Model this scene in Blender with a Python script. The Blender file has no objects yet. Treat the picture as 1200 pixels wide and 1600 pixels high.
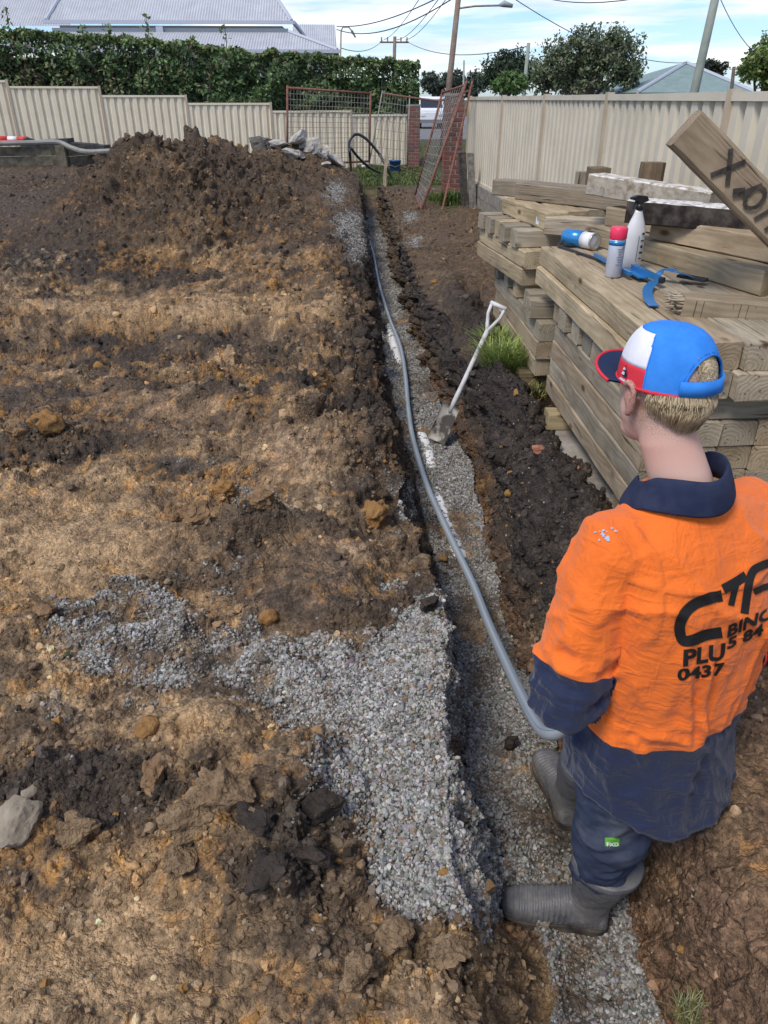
import bpy, bmesh, math, random
import numpy as np
from mathutils import Vector, Matrix, Quaternion
from mathutils.bvhtree import BVHTree
random.seed(7); RNG = np.random.default_rng(11)
scene = bpy.context.scene
COL = scene.collection
R = math.radians

# ---------------------------------------------------------------- camera
F_PX = 1155.0; CAM_H = 1.75; HORIZON = 155.0
PITCH = math.atan((800-HORIZON)/F_PX); YAW = R(2.1)
cam_d = bpy.data.cameras.new('camera'); cam = bpy.data.objects.new('camera', cam_d); COL.objects.link(cam)
cam_d.sensor_fit = 'VERTICAL'; cam_d.sensor_height = 36.0; cam_d.lens = 36.0*F_PX/1600.0
cam_d.clip_start = 0.05; cam_d.clip_end = 4000
cam.location = (0, 0, CAM_H); cam.rotation_euler = (R(90)-PITCH, 0, -YAW)
scene.camera = cam
_fw = np.array([math.sin(YAW)*math.cos(PITCH), math.cos(YAW)*math.cos(PITCH), -math.sin(PITCH)])
_rt = np.array([math.cos(YAW), -math.sin(YAW), 0.0]); _up = np.cross(_rt, _fw); _C = np.array([0, 0, CAM_H])
def ray(px, py): return _fw+_rt*((px-600)/F_PX)+_up*((800-py)/F_PX)
def atz(px, py, z=0.0): d = ray(px, py); return _C+d*((z-CAM_H)/d[2])
def aty(px, py, Y): d = ray(px, py); return _C+d*(Y/d[1])
def atx(px, py, X): d = ray(px, py); return _C+d*(X/d[0])
def project(P):
    v = np.asarray(P, float)-_C; dz = np.maximum(v@_fw, 1e-3)
    return 600+F_PX*(v@_rt)/dz, 800-F_PX*(v@_up)/dz

# ---------------------------------------------------------------- sky, sun, exposure
SUN_EL, SUN_AZ = R(54), R(-136)          # azimuth measured from +Y towards +X
w = bpy.data.worlds.new('World'); scene.world = w; w.use_nodes = True
nt = w.node_tree; nt.nodes.clear()
def wn(t, **k):
    n = nt.nodes.new(t)
    for a, b in k.items(): setattr(n, a, b)
    return n
sky = wn('ShaderNodeTexSky', sky_type='NISHITA', sun_disc=False, sun_elevation=SUN_EL, sun_rotation=SUN_AZ)
sky.air_density = 1.0; sky.dust_density = 0.6; sky.ozone_density = 2.0
tc = wn('ShaderNodeTexCoord'); mp = wn('ShaderNodeMapping'); mp.inputs['Scale'].default_value = (2.4, 2.4, 21.0)
mp.inputs['Location'].default_value = (3.1, 0.4, 0.25)
nz = wn('ShaderNodeTexNoise'); nz.inputs['Scale'].default_value = 1.15; nz.inputs['Detail'].default_value = 9; nz.inputs['Roughness'].default_value = 0.58; nz.inputs['Distortion'].default_value = 0.35
rp = wn('ShaderNodeValToRGB'); rp.color_ramp.elements[0].position = 0.47; rp.color_ramp.elements[1].position = 0.62
nz2 = wn('ShaderNodeTexNoise'); nz2.inputs['Scale'].default_value = 3.0; nz2.inputs['Detail'].default_value = 6
rp2 = wn('ShaderNodeValToRGB'); rp2.color_ramp.elements[0].position = 0.3; rp2.color_ramp.elements[1].position = 0.62
rp2.color_ramp.elements[0].color = (3.5, 3.7, 4.0, 1); rp2.color_ramp.elements[1].color = (6.5, 6.45, 6.3, 1)
mx = wn('ShaderNodeMix', data_type='RGBA'); bg = wn('ShaderNodeBackground'); bg.inputs['Strength'].default_value = 0.105
tint = wn('ShaderNodeMix', data_type='RGBA', blend_type='MULTIPLY'); tint.inputs[0].default_value = 1; tint.inputs[7].default_value = (0.56, 0.67, 0.88, 1)
out = wn('ShaderNodeOutputWorld')
L = nt.links.new
L(tc.outputs['Generated'], mp.inputs['Vector']); L(mp.outputs[0], nz.inputs['Vector']); L(mp.outputs[0], nz2.inputs['Vector'])
L(nz.outputs[0], rp.inputs[0]); L(nz2.outputs[0], rp2.inputs[0]); L(sky.outputs[0], tint.inputs[6])
L(rp.outputs[0], mx.inputs[0]); L(tint.outputs[2], mx.inputs[6]); L(rp2.outputs[0], mx.inputs[7]); L(mx.outputs[2], bg.inputs[0]); L(bg.outputs[0], out.inputs[0])
sun_d = bpy.data.lights.new('sun', 'SUN'); sun = bpy.data.objects.new('sun', sun_d); COL.objects.link(sun)
sun_d.energy = 1.5; sun_d.angle = R(18); sun_d.color = (1.0, 0.93, 0.83)
sd = Vector((math.sin(SUN_AZ)*math.cos(SUN_EL), math.cos(SUN_AZ)*math.cos(SUN_EL), math.sin(SUN_EL)))
sun.rotation_euler = sd.to_track_quat('Z', 'Y').to_euler()
vs = scene.view_settings; vs.view_transform = 'Standard'; vs.look = 'None'; vs.exposure = 1.05; vs.gamma = 1.0; vs.use_curve_mapping = False

# ---------------------------------------------------------------- helpers
def tag(o, label=None, cat=None, group=None, kind=None):
    if label: o['label'] = label
    if cat: o['category'] = cat
    if group: o['group'] = group
    if kind: o['kind'] = kind
    return o
def empty(name, loc=(0, 0, 0), rz=0.0):
    o = bpy.data.objects.new(name, None); o.empty_display_size = 0.1; COL.objects.link(o)
    o.location = loc; o.rotation_euler = (0, 0, rz); return o
def link(name, me, mats=None, parent=None, smooth=False):
    o = bpy.data.objects.new(name, me); COL.objects.link(o)
    if mats is not None:
        for m in (mats if isinstance(mats, (list, tuple)) else [mats]): me.materials.append(m)
    if smooth: me.polygons.foreach_set('use_smooth', [True]*len(me.polygons))
    if parent: o.parent = parent
    return o
class MB:
    """collects faces for one mesh"""
    def __init__(s): s.v = []; s.f = []; s.mi = []; s.m = 0
    def add(s, vs, fs):
        b = len(s.v); s.v += [tuple(p) for p in vs]; s.f += [tuple(i+b for i in f) for f in fs]; s.mi += [s.m]*len(fs)
    def box(s, c, d, M=None, ch=0.0):
        x, y, z = d[0]/2, d[1]/2, d[2]/2
        vs = [Vector((a*x, b*y, e*z)) for e in (-1, 1) for b in (-1, 1) for a in (-1, 1)]
        if M is not None: vs = [M @ p for p in vs]
        c = Vector(c)
        s.add([p+c for p in vs], [(0, 2, 3, 1), (4, 5, 7, 6), (0, 1, 5, 4), (2, 6, 7, 3), (0, 4, 6, 2), (1, 3, 7, 5)])
    def tube(s, pts, r, n=8, cap=True):
        pts = [Vector(p) for p in pts]; k = len(pts); rr = r if isinstance(r, (list, tuple)) else [r]*k
        t0 = (pts[1]-pts[0]).normalized(); ref = Vector((0, 0, 1)) if abs(t0.z) < 0.9 else Vector((1, 0, 0))
        u = t0.cross(ref).normalized(); b = len(s.v); vs = []
        for i, p in enumerate(pts):
            t = (pts[min(i+1, k-1)]-pts[max(i-1, 0)]).normalized()
            u = (u-t*u.dot(t)).normalized(); q = t.cross(u)
            for j in range(n):
                a = 2*math.pi*j/n; vs.append(p+(u*math.cos(a)+q*math.sin(a))*rr[i])
        fs = [(i*n+j, i*n+(j+1) % n, (i+1)*n+(j+1) % n, (i+1)*n+j) for i in range(k-1) for j in range(n)]
        if cap: fs += [tuple(range(n-1, -1, -1)), tuple((k-1)*n+j for j in range(n))]
        s.add(vs, fs)
    def lathe(s, prof, n=24, M=None):
        vs = []; k = len(prof)
        for r_, z in prof:
            for j in range(n):
                a = 2*math.pi*j/n; p = Vector((r_*math.cos(a), r_*math.sin(a), z)); vs.append(M @ p if M is not None else p)
        fs = [(i*n+j, i*n+(j+1) % n, (i+1)*n+(j+1) % n, (i+1)*n+j) for i in range(k-1) for j in range(n)]
        fs += [tuple(range(n-1, -1, -1)), tuple((k-1)*n+j for j in range(n))]
        s.add(vs, fs)
    def mesh(s, name):
        me = bpy.data.meshes.new(name); me.from_pydata(s.v, [], s.f)
        if any(s.mi): me.polygons.foreach_set('material_index', s.mi)
        me.update(); return me
    def build(s, name, mats=None, parent=None, smooth=False): return link(name, s.mesh(name), mats, parent, smooth)
def smooth_curve(pts, n=8):
    pts = [np.array(p, float) for p in pts]; P = [2*pts[0]-pts[1]]+pts+[2*pts[-1]-pts[-2]]; o = []
    for i in range(1, len(P)-2):
        for k in range(n):
            t = k/n; a, b, c, d = P[i-1:i+3]
            o.append(0.5*((2*b)+(c-a)*t+(2*a-5*b+4*c-d)*t*t+(3*b-a-3*c+d)*t**3))
    o.append(pts[-1]); return o

# numpy noise
_G = np.array([[1,1,0],[-1,1,0],[1,-1,0],[-1,-1,0],[1,0,1],[-1,0,1],[1,0,-1],[-1,0,-1],[0,1,1],[0,-1,1],[0,1,-1],[0,-1,-1],[1,1,0],[-1,1,0],[0,-1,1],[0,-1,-1]], np.float32)
def _hash(i, j, k, seed):
    h = (i.astype(np.uint32)*np.uint32(374761393)+j.astype(np.uint32)*np.uint32(668265263)+k.astype(np.uint32)*np.uint32(2147483647)+np.uint32((seed*974711) & 0xffffffff))
    h = (h ^ (h >> np.uint32(13)))*np.uint32(1274126177); h = (h ^ (h >> np.uint32(15)))*np.uint32(2246822519); return h ^ (h >> np.uint32(16))
def perlin(P, seed=0):
    P = np.asarray(P, np.float32); I = np.floor(P).astype(np.int32); f = P-I; u = f*f*f*(f*(f*6-15)+10); r = np.zeros(len(P), np.float32)
    for c in range(8):
        a, b, d = c & 1, (c >> 1) & 1, c >> 2
        g = _G[_hash(I[:, 0]+a, I[:, 1]+b, I[:, 2]+d, seed) & 15]
        dot = g[:, 0]*(f[:, 0]-a)+g[:, 1]*(f[:, 1]-b)+g[:, 2]*(f[:, 2]-d)
        r += dot*(u[:, 0] if a else 1-u[:, 0])*(u[:, 1] if b else 1-u[:, 1])*(u[:, 2] if d else 1-u[:, 2])
    return r
def fbm(P, scale, octv=4, seed=0, rough=0.5):
    r = 0; a = 1.0; s = scale
    for o in range(octv): r = r+a*perlin(np.asarray(P)*s, seed+o); a *= rough; s *= 2.03
    return r
def clods(P, cell, seed=0, prob=0.8, rmin=0.25, rvar=0.3):
    """rounded lumps of random size: height in units of cell"""
    Q = np.asarray(P, np.float32)/cell; B = np.floor(Q-0.5).astype(np.int32); h = np.zeros(len(Q), np.float32)
    for c in range(8):
        I = B+np.array([c & 1, (c >> 1) & 1, c >> 2], np.int32); k = _hash(I[:, 0], I[:, 1], I[:, 2], seed)
        j = np.stack([((k >> np.uint32(s)) & np.uint32(255)).astype(np.float32)/255 for s in (0, 8, 16)], 1)
        e = ((k >> np.uint32(24)) & np.uint32(255)).astype(np.float32)/255
        d = Q-(I+0.2+0.6*j); r = (rmin+rvar*e)*(((k >> np.uint32(5)) & np.uint32(127)) < prob*127)
        h = np.maximum(h, np.sqrt(np.maximum(r*r-(d*d).sum(1), 0)))
    return h
def sstep(a, b, x): t = np.clip((x-a)/(b-a), 0, 1); return t*t*(3-2*t)

# material helper
def mat(name, col=(0.5, 0.5, 0.5), rough=0.8, metal=0.0, spec=0.3):
    m = bpy.data.materials.new(name); m.use_nodes = True; b = m.node_tree.nodes['Principled BSDF']
    b.inputs['Base Color'].default_value = (*col, 1); b.inputs['Roughness'].default_value = rough; b.inputs['Metallic'].default_value = metal
    b.inputs['Specular IOR Level'].default_value = spec; return m
class NT:
    def __init__(s, m): s.t = m.node_tree; s.b = s.t.nodes['Principled BSDF']
    def n(s, ty, inp={}, **k):
        q = s.t.nodes.new(ty)
        for a, b in k.items(): setattr(q, a, b)
        for a, b in inp.items():
            if isinstance(b, bpy.types.NodeSocket): s.t.links.new(b, q.inputs[a])
            else: q.inputs[a].default_value = b
        return q
    def l(s, a, b): s.t.links.new(a, b)
    def math(s, op, a, b=0.0, clamp=False):
        q = s.n('ShaderNodeMath', operation=op, use_clamp=clamp)
        for i, x in enumerate((a, b)):
            if isinstance(x, bpy.types.NodeSocket): s.l(x, q.inputs[i])
            else: q.inputs[i].default_value = x
        return q.outputs[0]
    def mix(s, f, a, b, mode='MIX'):
        q = s.n('ShaderNodeMix', data_type='RGBA', blend_type=mode)
        for i, x in ((0, f), (6, a), (7, b)):
            if isinstance(x, bpy.types.NodeSocket): s.l(x, q.inputs[i])
            else: q.inputs[i].default_value = (*x, 1) if isinstance(x, tuple) and len(x) == 3 else x
        return q.outputs[2]
    def noise(s, vec, scale, detail=4, rough=0.55, dist=0.0):
        q = s.n('ShaderNodeTexNoise', {'Scale': scale, 'Detail': detail, 'Roughness': rough, 'Distortion': dist})
        if vec is not None: s.l(vec, q.inputs['Vector'])
        return q.outputs[0]
    def ramp(s, x, a, b, ca=(0, 0, 0), cb=(1, 1, 1)):
        q = s.n('ShaderNodeValToRGB'); s.l(x, q.inputs[0]); e = q.color_ramp.elements
        e[0].position = a; e[1].position = b; e[0].color = (*ca, 1); e[1].color = (*cb, 1); return q.outputs[0]
    def attr(s, name, ty='GEOMETRY'): return s.n('ShaderNodeAttribute', attribute_name=name, attribute_type=ty)
    def obj(s): return s.n('ShaderNodeTexCoord').outputs['Object']
    def pos(s): return s.n('ShaderNodeNewGeometry').outputs['Position']
    def scaled(s, vec, sc, loc=(0, 0, 0)):
        q = s.n('ShaderNodeMapping', {'Scale': sc, 'Location': loc}); s.l(vec, q.inputs['Vector']); return q.outputs[0]
    def bump(s, h, strength=0.5, dist=0.01):
        q = s.n('ShaderNodeBump', {'Strength': strength, 'Distance': dist}); s.l(h, q.inputs['Height']); s.l(q.outputs[0], s.b.inputs['Normal'])
    def color(s, c): s.l(c, s.b.inputs['Base Color'])
    def rough(s, c): s.l(c, s.b.inputs['Roughness'])
def vary(name, c1, c2, scale=8, rough=0.8, bump=0.0, spec=0.3, metal=0.0, detail=6, obj=True, dist=0.004, lo=0.35, hi=0.65):
    m = mat(name, c1, rough, metal, spec); t = NT(m); v = t.obj() if obj else t.pos()
    f = t.ramp(t.noise(v, scale, detail), lo, hi); t.color(t.mix(f, c1, c2))
    if bump: t.bump(t.noise(v, scale*4, 5), bump, dist)
    return m
def set_attr(me, name, arr, ty='FLOAT', dom='POINT'):
    a = me.attributes.new(name, ty, dom); arr = np.ascontiguousarray(arr, np.float32)
    if ty == 'FLOAT': a.data.foreach_set('value', arr.ravel())
    elif ty == 'FLOAT_COLOR': a.data.foreach_set('color', arr.ravel())
    else: a.data.foreach_set('vector', arr.ravel())
def np_mesh(name, V, Fc):
    me = bpy.data.meshes.new(name); V = np.ascontiguousarray(V, np.float32); Fc = np.ascontiguousarray(Fc, np.int32); n, k = Fc.shape
    me.vertices.add(len(V)); me.vertices.foreach_set('co', V.ravel()); me.loops.add(n*k); me.loops.foreach_set('vertex_index', Fc.ravel())
    me.polygons.add(n); me.polygons.foreach_set('loop_start', np.arange(n, dtype=np.int32)*k)
    try: me.polygons.foreach_set('loop_total', np.full(n, k, np.int32))
    except Exception: pass
    me.update(calc_edges=True); return me
# ================================================================ GROUND (one sheet, trench included)
TY  = [-4, .8, 1.1, 1.4, 1.7, 2.2, 2.9, 3.5, 4.2, 4.8, 5.6, 6.9, 8.3, 12.2, 17.0, 19.0, 24]
TTL = [.30, .28, .26, .24, .27, .33, .31, .26, .24, .22, .16, .13, .13, .13, .11, .1, .1]
TFL = [.45, .45, .44, .38, .36, .41, .42, .40, .38, .36, .31, .26, .28, .24, .22, .2, .2]
TFR = [.77, .77, .79, .79, .76, .71, .69, .73, .75, .76, .68, .66, .64, .60, .58, .5, .5]
TTR = [.86, .86, .86, .88, .90, .92, .96, 1.0, .97, .91, .78, .73, .70, .65, .64, .6, .6]
TDP = [.42]*5+[.44]+[.48]*8+[.40, .02, .0]
def macro(X, Y):
    """smooth ground height outside the trench"""
    P = np.stack([X, Y, np.zeros_like(X)], 1)
    wx = X+0.22*fbm(P, 0.9, 3, 40); wy = Y+0.22*fbm(P, 0.9, 3, 44)
    z = 0.34*sstep(11, 19, Y)*sstep(-0.8, -5, X)
    z = z+0.045*fbm(P, 0.55, 3, 3)*sstep(60, 20, np.abs(X)+Y*0.6)
    z = z+(.075*np.clip(.55-np.abs(fbm(P*np.array([.6, 1, 1]), 1.5, 3, 7))*2.2, -.4, .6)+.05*fbm(P, 2.6, 2, 13))*sstep(.5, .0, X)*sstep(1.0, 2.0, Y)*sstep(10, 8, Y)
    def cone(x, y, h, r, p=1.25): return h*np.clip(1-np.hypot((wx-x), (wy-y))/r, 0, 1)**p
    pile = np.maximum.reduce([cone(-2.62, 10.7, 1.40, 2.75), cone(-2.3, 11.8, 1.34, 2.7), cone(-1.95, 12.6, 1.12, 2.6), cone(-2.2, 13.2, 1.25, 2.9), cone(-1.15, 10.2, .62, 1.8), cone(-.8, 9.0, .45, 1.6), cone(-1.0, 11.6, .68, 1.8), cone(-3.4, 9.6, .6, 1.9), cone(-1.55, 15.0, .98, 2.5), cone(-1.25, 16.6, 0.95, 2.3), cone(-.9, 18.1, .62, 1.6), cone(-1.2, 12.6, .75, 1.7)])
    z = z+pile
    def bump(px, py, zz, h, rx, ry):
        c = atz(px, py, zz); return h*np.exp(-(((wx-c[0])/rx)**2+((wy-c[1])/ry)**2))
    z = z+bump(300, 500, .05, .16, 1.3, .35)+bump(60, 520, .0, .10, .9, .25)+bump(120, 560, 0, -.10, 1.2, .2)
    z = z+bump(385, 800, .08, .16, .22, .16)+bump(250, 700, .05, .06, .4, .25)+bump(60, 690, .05, .11, .28, .16)+bump(560, 700, .05, .10, .2, .35)
    z = z+bump(450, 1320, .1, .17, .16, .17)+bump(440, 1230, .1, .1, .14, .1)+bump(280, 1220, .1, .13, .18, .16)+bump(120, 1180, .05, .05, .3, .15)+bump(330, 1330, .05, .09, .14, .1)
    z = z+bump(640, 1500, .05, .07, .16, .12)+bump(120, 1520, .0, -.04, .3, .2)+bump(330, 1180, .05, .05, .2, .08)
    z = z+bump(470, 620, .1, .12, .35, .3)+bump(350, 600, .1, .08, .3, .25)+bump(530, 850, .05, .06, .2, .2)+bump(440, 1050, .05, .10, .14, .10)+bump(600, 1080, .05, .09, .2, .25)
    # spoil thrown up along both edges of the trench
    z = z+(.09*np.exp(-((wx+.30)/.2)**2)*sstep(2.6, 4.0, Y)*sstep(13, 8, Y))-.11*np.exp(-((X-.2)/.18)**2)*sstep(2.4, 3.4, Y)*sstep(16, 12, Y)
    z = z+(.20*np.exp(-((wx-.97)/.15)**2)*sstep(1.9, 2.8, Y)*sstep(11, 6, Y))+.09*sstep(.80, .95, X)*sstep(1.5, 1.1, X)*sstep(2.6, 1.9, Y)*sstep(-1, .3, Y)
    z = z+.05*np.exp(-((wx-1.5)/.5)**2)*sstep(2.6, 1.6, Y)*sstep(-1, .4, Y)
    return z
# rows
def _rowpx(Y): return project(np.stack([0*Y, Y, 0*Y], 1))[1]
ty = np.linspace(0.55, 27, 6000); py = _rowpx(ty)
dens = np.abs(np.gradient(py, ty))/2.05+44*sstep(7.2, 8.0, ty)*sstep(11.3, 10.6, ty)+10*sstep(11, 11.4, ty)*sstep(19, 17, ty)
cum = np.concatenate([[0], np.cumsum((dens[1:]+dens[:-1])/2*np.diff(ty))]); NR = int(cum[-1])
YR = np.interp(np.linspace(0, cum[-1], NR), cum, ty)
YR = np.concatenate([[-30, -12, -5, -2, -1, -.5, -.1, .15, .3, .4, .47], YR, [28, 30, 33, 37, 42, 50, 65, 90, 140, 250, 600, 1800]]); NR = len(YR)
tl, fl, fr, tr, dp = [np.interp(YR, TY, t) for t in (TTL, TFL, TFR, TTR, TDP)]
dp = dp*sstep(-1.5, -.6, YR)
q1 = np.stack([YR*0, YR, YR*0], 1)
tl = tl+.05*fbm(q1, 2.2, 4, 60)*1.2-.02; tr = tr+.07*fbm(q1, 1.7, 4, 70); fl = fl+.03*fbm(q1, 2.5, 3, 80); fr = fr+.035*fbm(q1, 2.3, 4, 90)
fl = np.maximum(fl, tl+.03); tr = np.maximum(tr, fr+.05)
NL, NWL, NF, NWR, NRG = 430, 26, 58, 54, 230
depth = np.maximum(YR, 0)*math.cos(PITCH)+.9
half = np.clip(.60*depth+.35, .8, 14)
sL = np.linspace(0, 1, NL); gl = np.where(sL < .965, sL/.965, 1+((sL-.965)/.035)**2*60)   # 0 = trench edge, 1 = frame edge, further = far field
sR = np.linspace(0, 1, NRG); gr = np.where(sR < .94, (sR/.94)**1.35, 1+((sR-.94)/.06)**2*60)
XL = tl[:, None]-gl[None, ::-1]*(half-(-tl)*0+.2)[:, None]
XR = tr[:, None]+gr[None, :]*(half*1.05)[:, None]
YY = np.repeat(YR[:, None], NL+NWL+NF+NWR+NRG, 1)
ZL = macro(XL.ravel(), np.repeat(YR, NL)).reshape(NR, NL); ZR = macro(XR.ravel(), np.repeat(YR, NRG)).reshape(NR, NRG)
zl, zr = ZL[:, -1], ZR[:, 0]
tw = (np.arange(NWL)+1)/(NWL+1)
# gravel heap spilling over the left edge
spill = np.exp(-np.abs((YR-1.38)/.30)**3)
wl_x = tl[:, None]+(fl-tl)[:, None]*(tw**1.6)[None]+spill[:, None]*.12*(tw[None])
wl_z = zl[:, None]+(-dp-zl)[:, None]*((tw**.85)[None]*(1-spill[:, None])+spill[:, None]*(.5-.5*np.cos(tw*math.pi))[None])
tf = np.linspace(0, 1, NF)
fx0 = (fl+spill*.12)[:, None]; f_x = fx0+(fr[:, None]-fx0)*tf[None]
f_z = -dp[:, None]+.035*np.exp(-(tf/.14)**2)[None]+.03*np.exp(-((1-tf)/.10)**2)[None]+0*f_x
tv = (np.arange(NWR)+1)/(NWR+1)
wide = sstep(.1, .3, tr-fr)                                     # where the right side is a spoil slope above a short clay face
px_ = np.where(tv < .5, tv/.5*.25, .25+(tv-.5)/.5*.75); pz_ = np.where(tv < .5, tv/.5*.66, .66+(tv-.5)/.5*.34)
wr_x = fr[:, None]+(tr-fr)[:, None]*(wide[:, None]*px_[None]+(1-wide[:, None])*(tv**1.2)[None])
wr_z = -dp[:, None]+(zr+dp)[:, None]*(wide[:, None]*pz_[None]+(1-wide[:, None])*tv[None])
XX = np.concatenate([XL, wl_x, f_x, wr_x, XR], 1); ZZ = np.concatenate([ZL, wl_z, f_z, wr_z, ZR], 1); NC = XX.shape[1]
G = np.stack([XX, YY, ZZ], 2)
du = np.gradient(G, axis=1); dv = np.gradient(G, axis=0); NN = np.cross(du, dv); NN /= np.linalg.norm(NN, axis=2, keepdims=True)+1e-9
P = G.reshape(-1, 3); Nn = NN.reshape(-1, 3)
sec = np.zeros((NR, NC), np.int8); sec[:, NL:NL+NWL] = 1; sec[:, NL+NWL:NL+NWL+NF] = 2; sec[:, NL+NWL+NF:NL+NWL+NF+NWR] = 3; sec[:, NL+NWL+NF+NWR:] = 4; sec = sec.ravel()
PX, PY = project(P); far = P[:, 1] > 24; behind = P[:, 1] < .5
wxp = PX+22*fbm(P, 6, 3, 5)*np.clip(8/np.maximum(P[:, 1], 1), .2, 3); wyp = PY+18*fbm(P, 6, 3, 9)*np.clip(8/np.maximum(P[:, 1], 1), .2, 3)
_jit = np.clip(5/np.maximum(P[:, 1], 1), .1, 3.5); _jx = wxp+RNG.normal(0, 7, len(P))*_jit; _jy = wyp+RNG.normal(0, 7, len(P))*_jit
def inpoly(poly, x=_jx, y=_jy):
    r = np.zeros(len(x), bool); n = len(poly)
    for i in range(n):
        x1, y1 = poly[i]; x2, y2 = poly[(i+1) % n]
        if y1 == y2: continue
        c = ((y1 > y) != (y2 > y)) & (x < (x2-x1)*(y-y1)/(y2-y1)+x1); r ^= c
    return r
def ell(px, py, rx, ry, soft=1.0):
    d = ((wxp-px)/rx)**2+((wyp-py)/ry)**2; return np.exp(-d*soft)
# gravel coverage
grav = np.zeros(len(P), np.float32)
G1 = [(690,925),(640,930),(600,965),(565,1010),(525,1040),(500,1100),(512,1165),(480,1190),(555,1260),(590,1330),(620,1405),(700,1440),(770,1440),(850,1400),(775,1290),(705,1200),(722,1080),(712,1000)]
G2 = [(120,945),(200,912),(262,930),(330,960),(420,1000),(520,1035),(512,1095),(470,1085),(400,1092),(330,1075),(250,1068),(160,1040),(105,1000)]
G2b = [(405,1040),(440,1015),(510,1040),(520,1100),(470,1105),(405,1090)]
notrench = (sec == 0) | (sec == 1)
grav[inpoly(G1) & notrench] = 1.0
g2 = inpoly(G2) & (sec == 0); grav[g2] = np.maximum(grav[g2], np.clip(.62+.9*fbm(P[g2], 5, 3, 15), 0, 1))
grav[inpoly(G2b) & (sec == 0)] = 1.0
for (a, b, rx, ry, v) in [(385, 775, 55, 25, .55), (345, 880, 40, 14, .7), (640, 785, 16, 40, .8), (545, 350, 26, 22, 1.0), (560, 385, 22, 30, .8), (525, 300, 18, 18, .9), (300, 710, 50, 25, .45), (80, 1100, 60, 16, .45), (120, 1435, 45, 18, .3), (600, 745, 22, 25, .5), (470, 870, 40, 30, .15), (260, 530, 90, 12, .25), (640, 340, 14, 10, .9), (650, 378, 14, 9, .8), (1190, 1075, 40, 20, .4)]:
    e = ell(a, b, rx, ry)*v*1.5; grav = np.where(sec != 2, np.maximum(grav, np.clip(e-.25, 0, 1)*(P[:, 1] < 17)), grav)
fm = sec == 2
dirtmix = .78+.9*fbm(P, 2.2, 3, 21)+.3*fbm(P, 9, 2, 25)
grav[fm] = np.clip(dirtmix[fm]*1.05, 0, 1)*sstep(17.6, 16.5, P[fm, 1])
for (a, b, rx, ry) in [(800, 1180, 22, 18), (700, 885, 30, 22), (860, 1290, 40, 60), (735, 850, 50, 14), (665, 600, 30, 14), (900, 1560, 60, 30), (745, 960, 25, 60)]:
    grav[fm] *= (1-.75*ell(a, b, rx, ry))[fm]
# roughness of the clods and colour zones -----------------------------------------
def zone(lst):
    r = np.zeros(len(P), np.float32)
    for (a, b, rx, ry, v) in lst: r = np.maximum(r, v*ell(a, b, rx, ry))
    return r
smoothz = zone([(130, 840, 190, 70, 1), (300, 1130, 90, 25, .9), (150, 1500, 190, 110, .95), (420, 1500, 120, 60, .8), (470, 870, 70, 60, .6), (250, 650, 150, 25, .5), (480, 730, 60, 60, .6), (700, 420, 60, 80, .9), (60, 620, 80, 30, .4), (1130, 1150, 60, 120, .7), (1120, 1430, 110, 190, .85), (60, 330, 130, 60, .7), (450, 930, 80, 30, .7), (230, 470, 200, 22, .5)])
lumpy = zone([(460, 1320, 110, 130, 1), (280, 1230, 120, 90, 1), (640, 1510, 120, 60, .9), (390, 800, 80, 60, 1), (60, 670, 60, 40, .9), (540, 620, 60, 140, .9), (800, 700, 90, 180, .8), (300, 280, 160, 90, .9), (150, 1180, 130, 60, .8), (470, 600, 130, 60, .8), (1100, 1400, 80, 150, .5)])
ro = np.clip(.42+.55*lumpy-.36*smoothz+.30*fbm(P, 1.4, 3, 30), .04, 1.1)
ro = np.where(fm, .10, ro); ro = ro*(1-.8*np.clip(grav, 0, 1)); ro = np.where(sec == 1, np.maximum(ro, .45), ro); ro = np.where(sec == 3, np.where(P[:, 1] < 1.9, .32, np.maximum(ro, .78)), ro)
lawn = sstep(17.5, 19.0, P[:, 1])*sstep(-.6, .3, P[:, 0]+.25*fbm(P, 1.0, 3, 33)); lawn = np.maximum(lawn, sstep(24.5, 26, P[:, 1]+1.0*(P[:, 0] > 3)))
lawn = np.maximum(lawn, sstep(2.75, 3.0, P[:, 0])*(P[:, 1] > 5.0)); lawn = np.maximum(lawn, sstep(.0, -3, P[:, 1]))
lawn = np.maximum(lawn, ell(700, 312, 22, 14)*1.2*(P[:, 0] > 1.2)); lawn = np.clip(lawn, 0, 1)
ro = ro*(1-.9*lawn)
Pw = P+.03*np.stack([fbm(P, 9, 2, 51), fbm(P, 9, 2, 53), fbm(P, 9, 2, 55)], 1)
nearw = sstep(14, 7, P[:, 1]); n2 = sstep(7, 3, P[:, 1])
c1 = clods(Pw, .24, 101, .66); c2 = clods(Pw, .11, 103, .62); c3 = clods(Pw, .05, 105, .7); c4 = clods(Pw, .026, 107, .7)
f1 = fbm(P, 3.2, 2, 111); f2 = fbm(P, 8, 2, 113); f3 = fbm(P, 26, 3, 117); rid = 1-np.abs(fbm(P, 5.5, 3, 121))*2
mid = sstep(3, 8, P[:, 1])
disp = ro*(.24*(.58+.25*mid)*c1*np.clip(ro*1.6-.25, 0, 1)+.11*1.3*c2+.05*1.2*c3+.026*1.3*c4*(.3+.7*n2)*np.where(sec == 4, .35, 1)+.035*f1+.026*f2+.020*f3+.018*rid)+.007*f2+.007*f3
disp = disp*(1+.45*mid)-ro*.04
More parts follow.
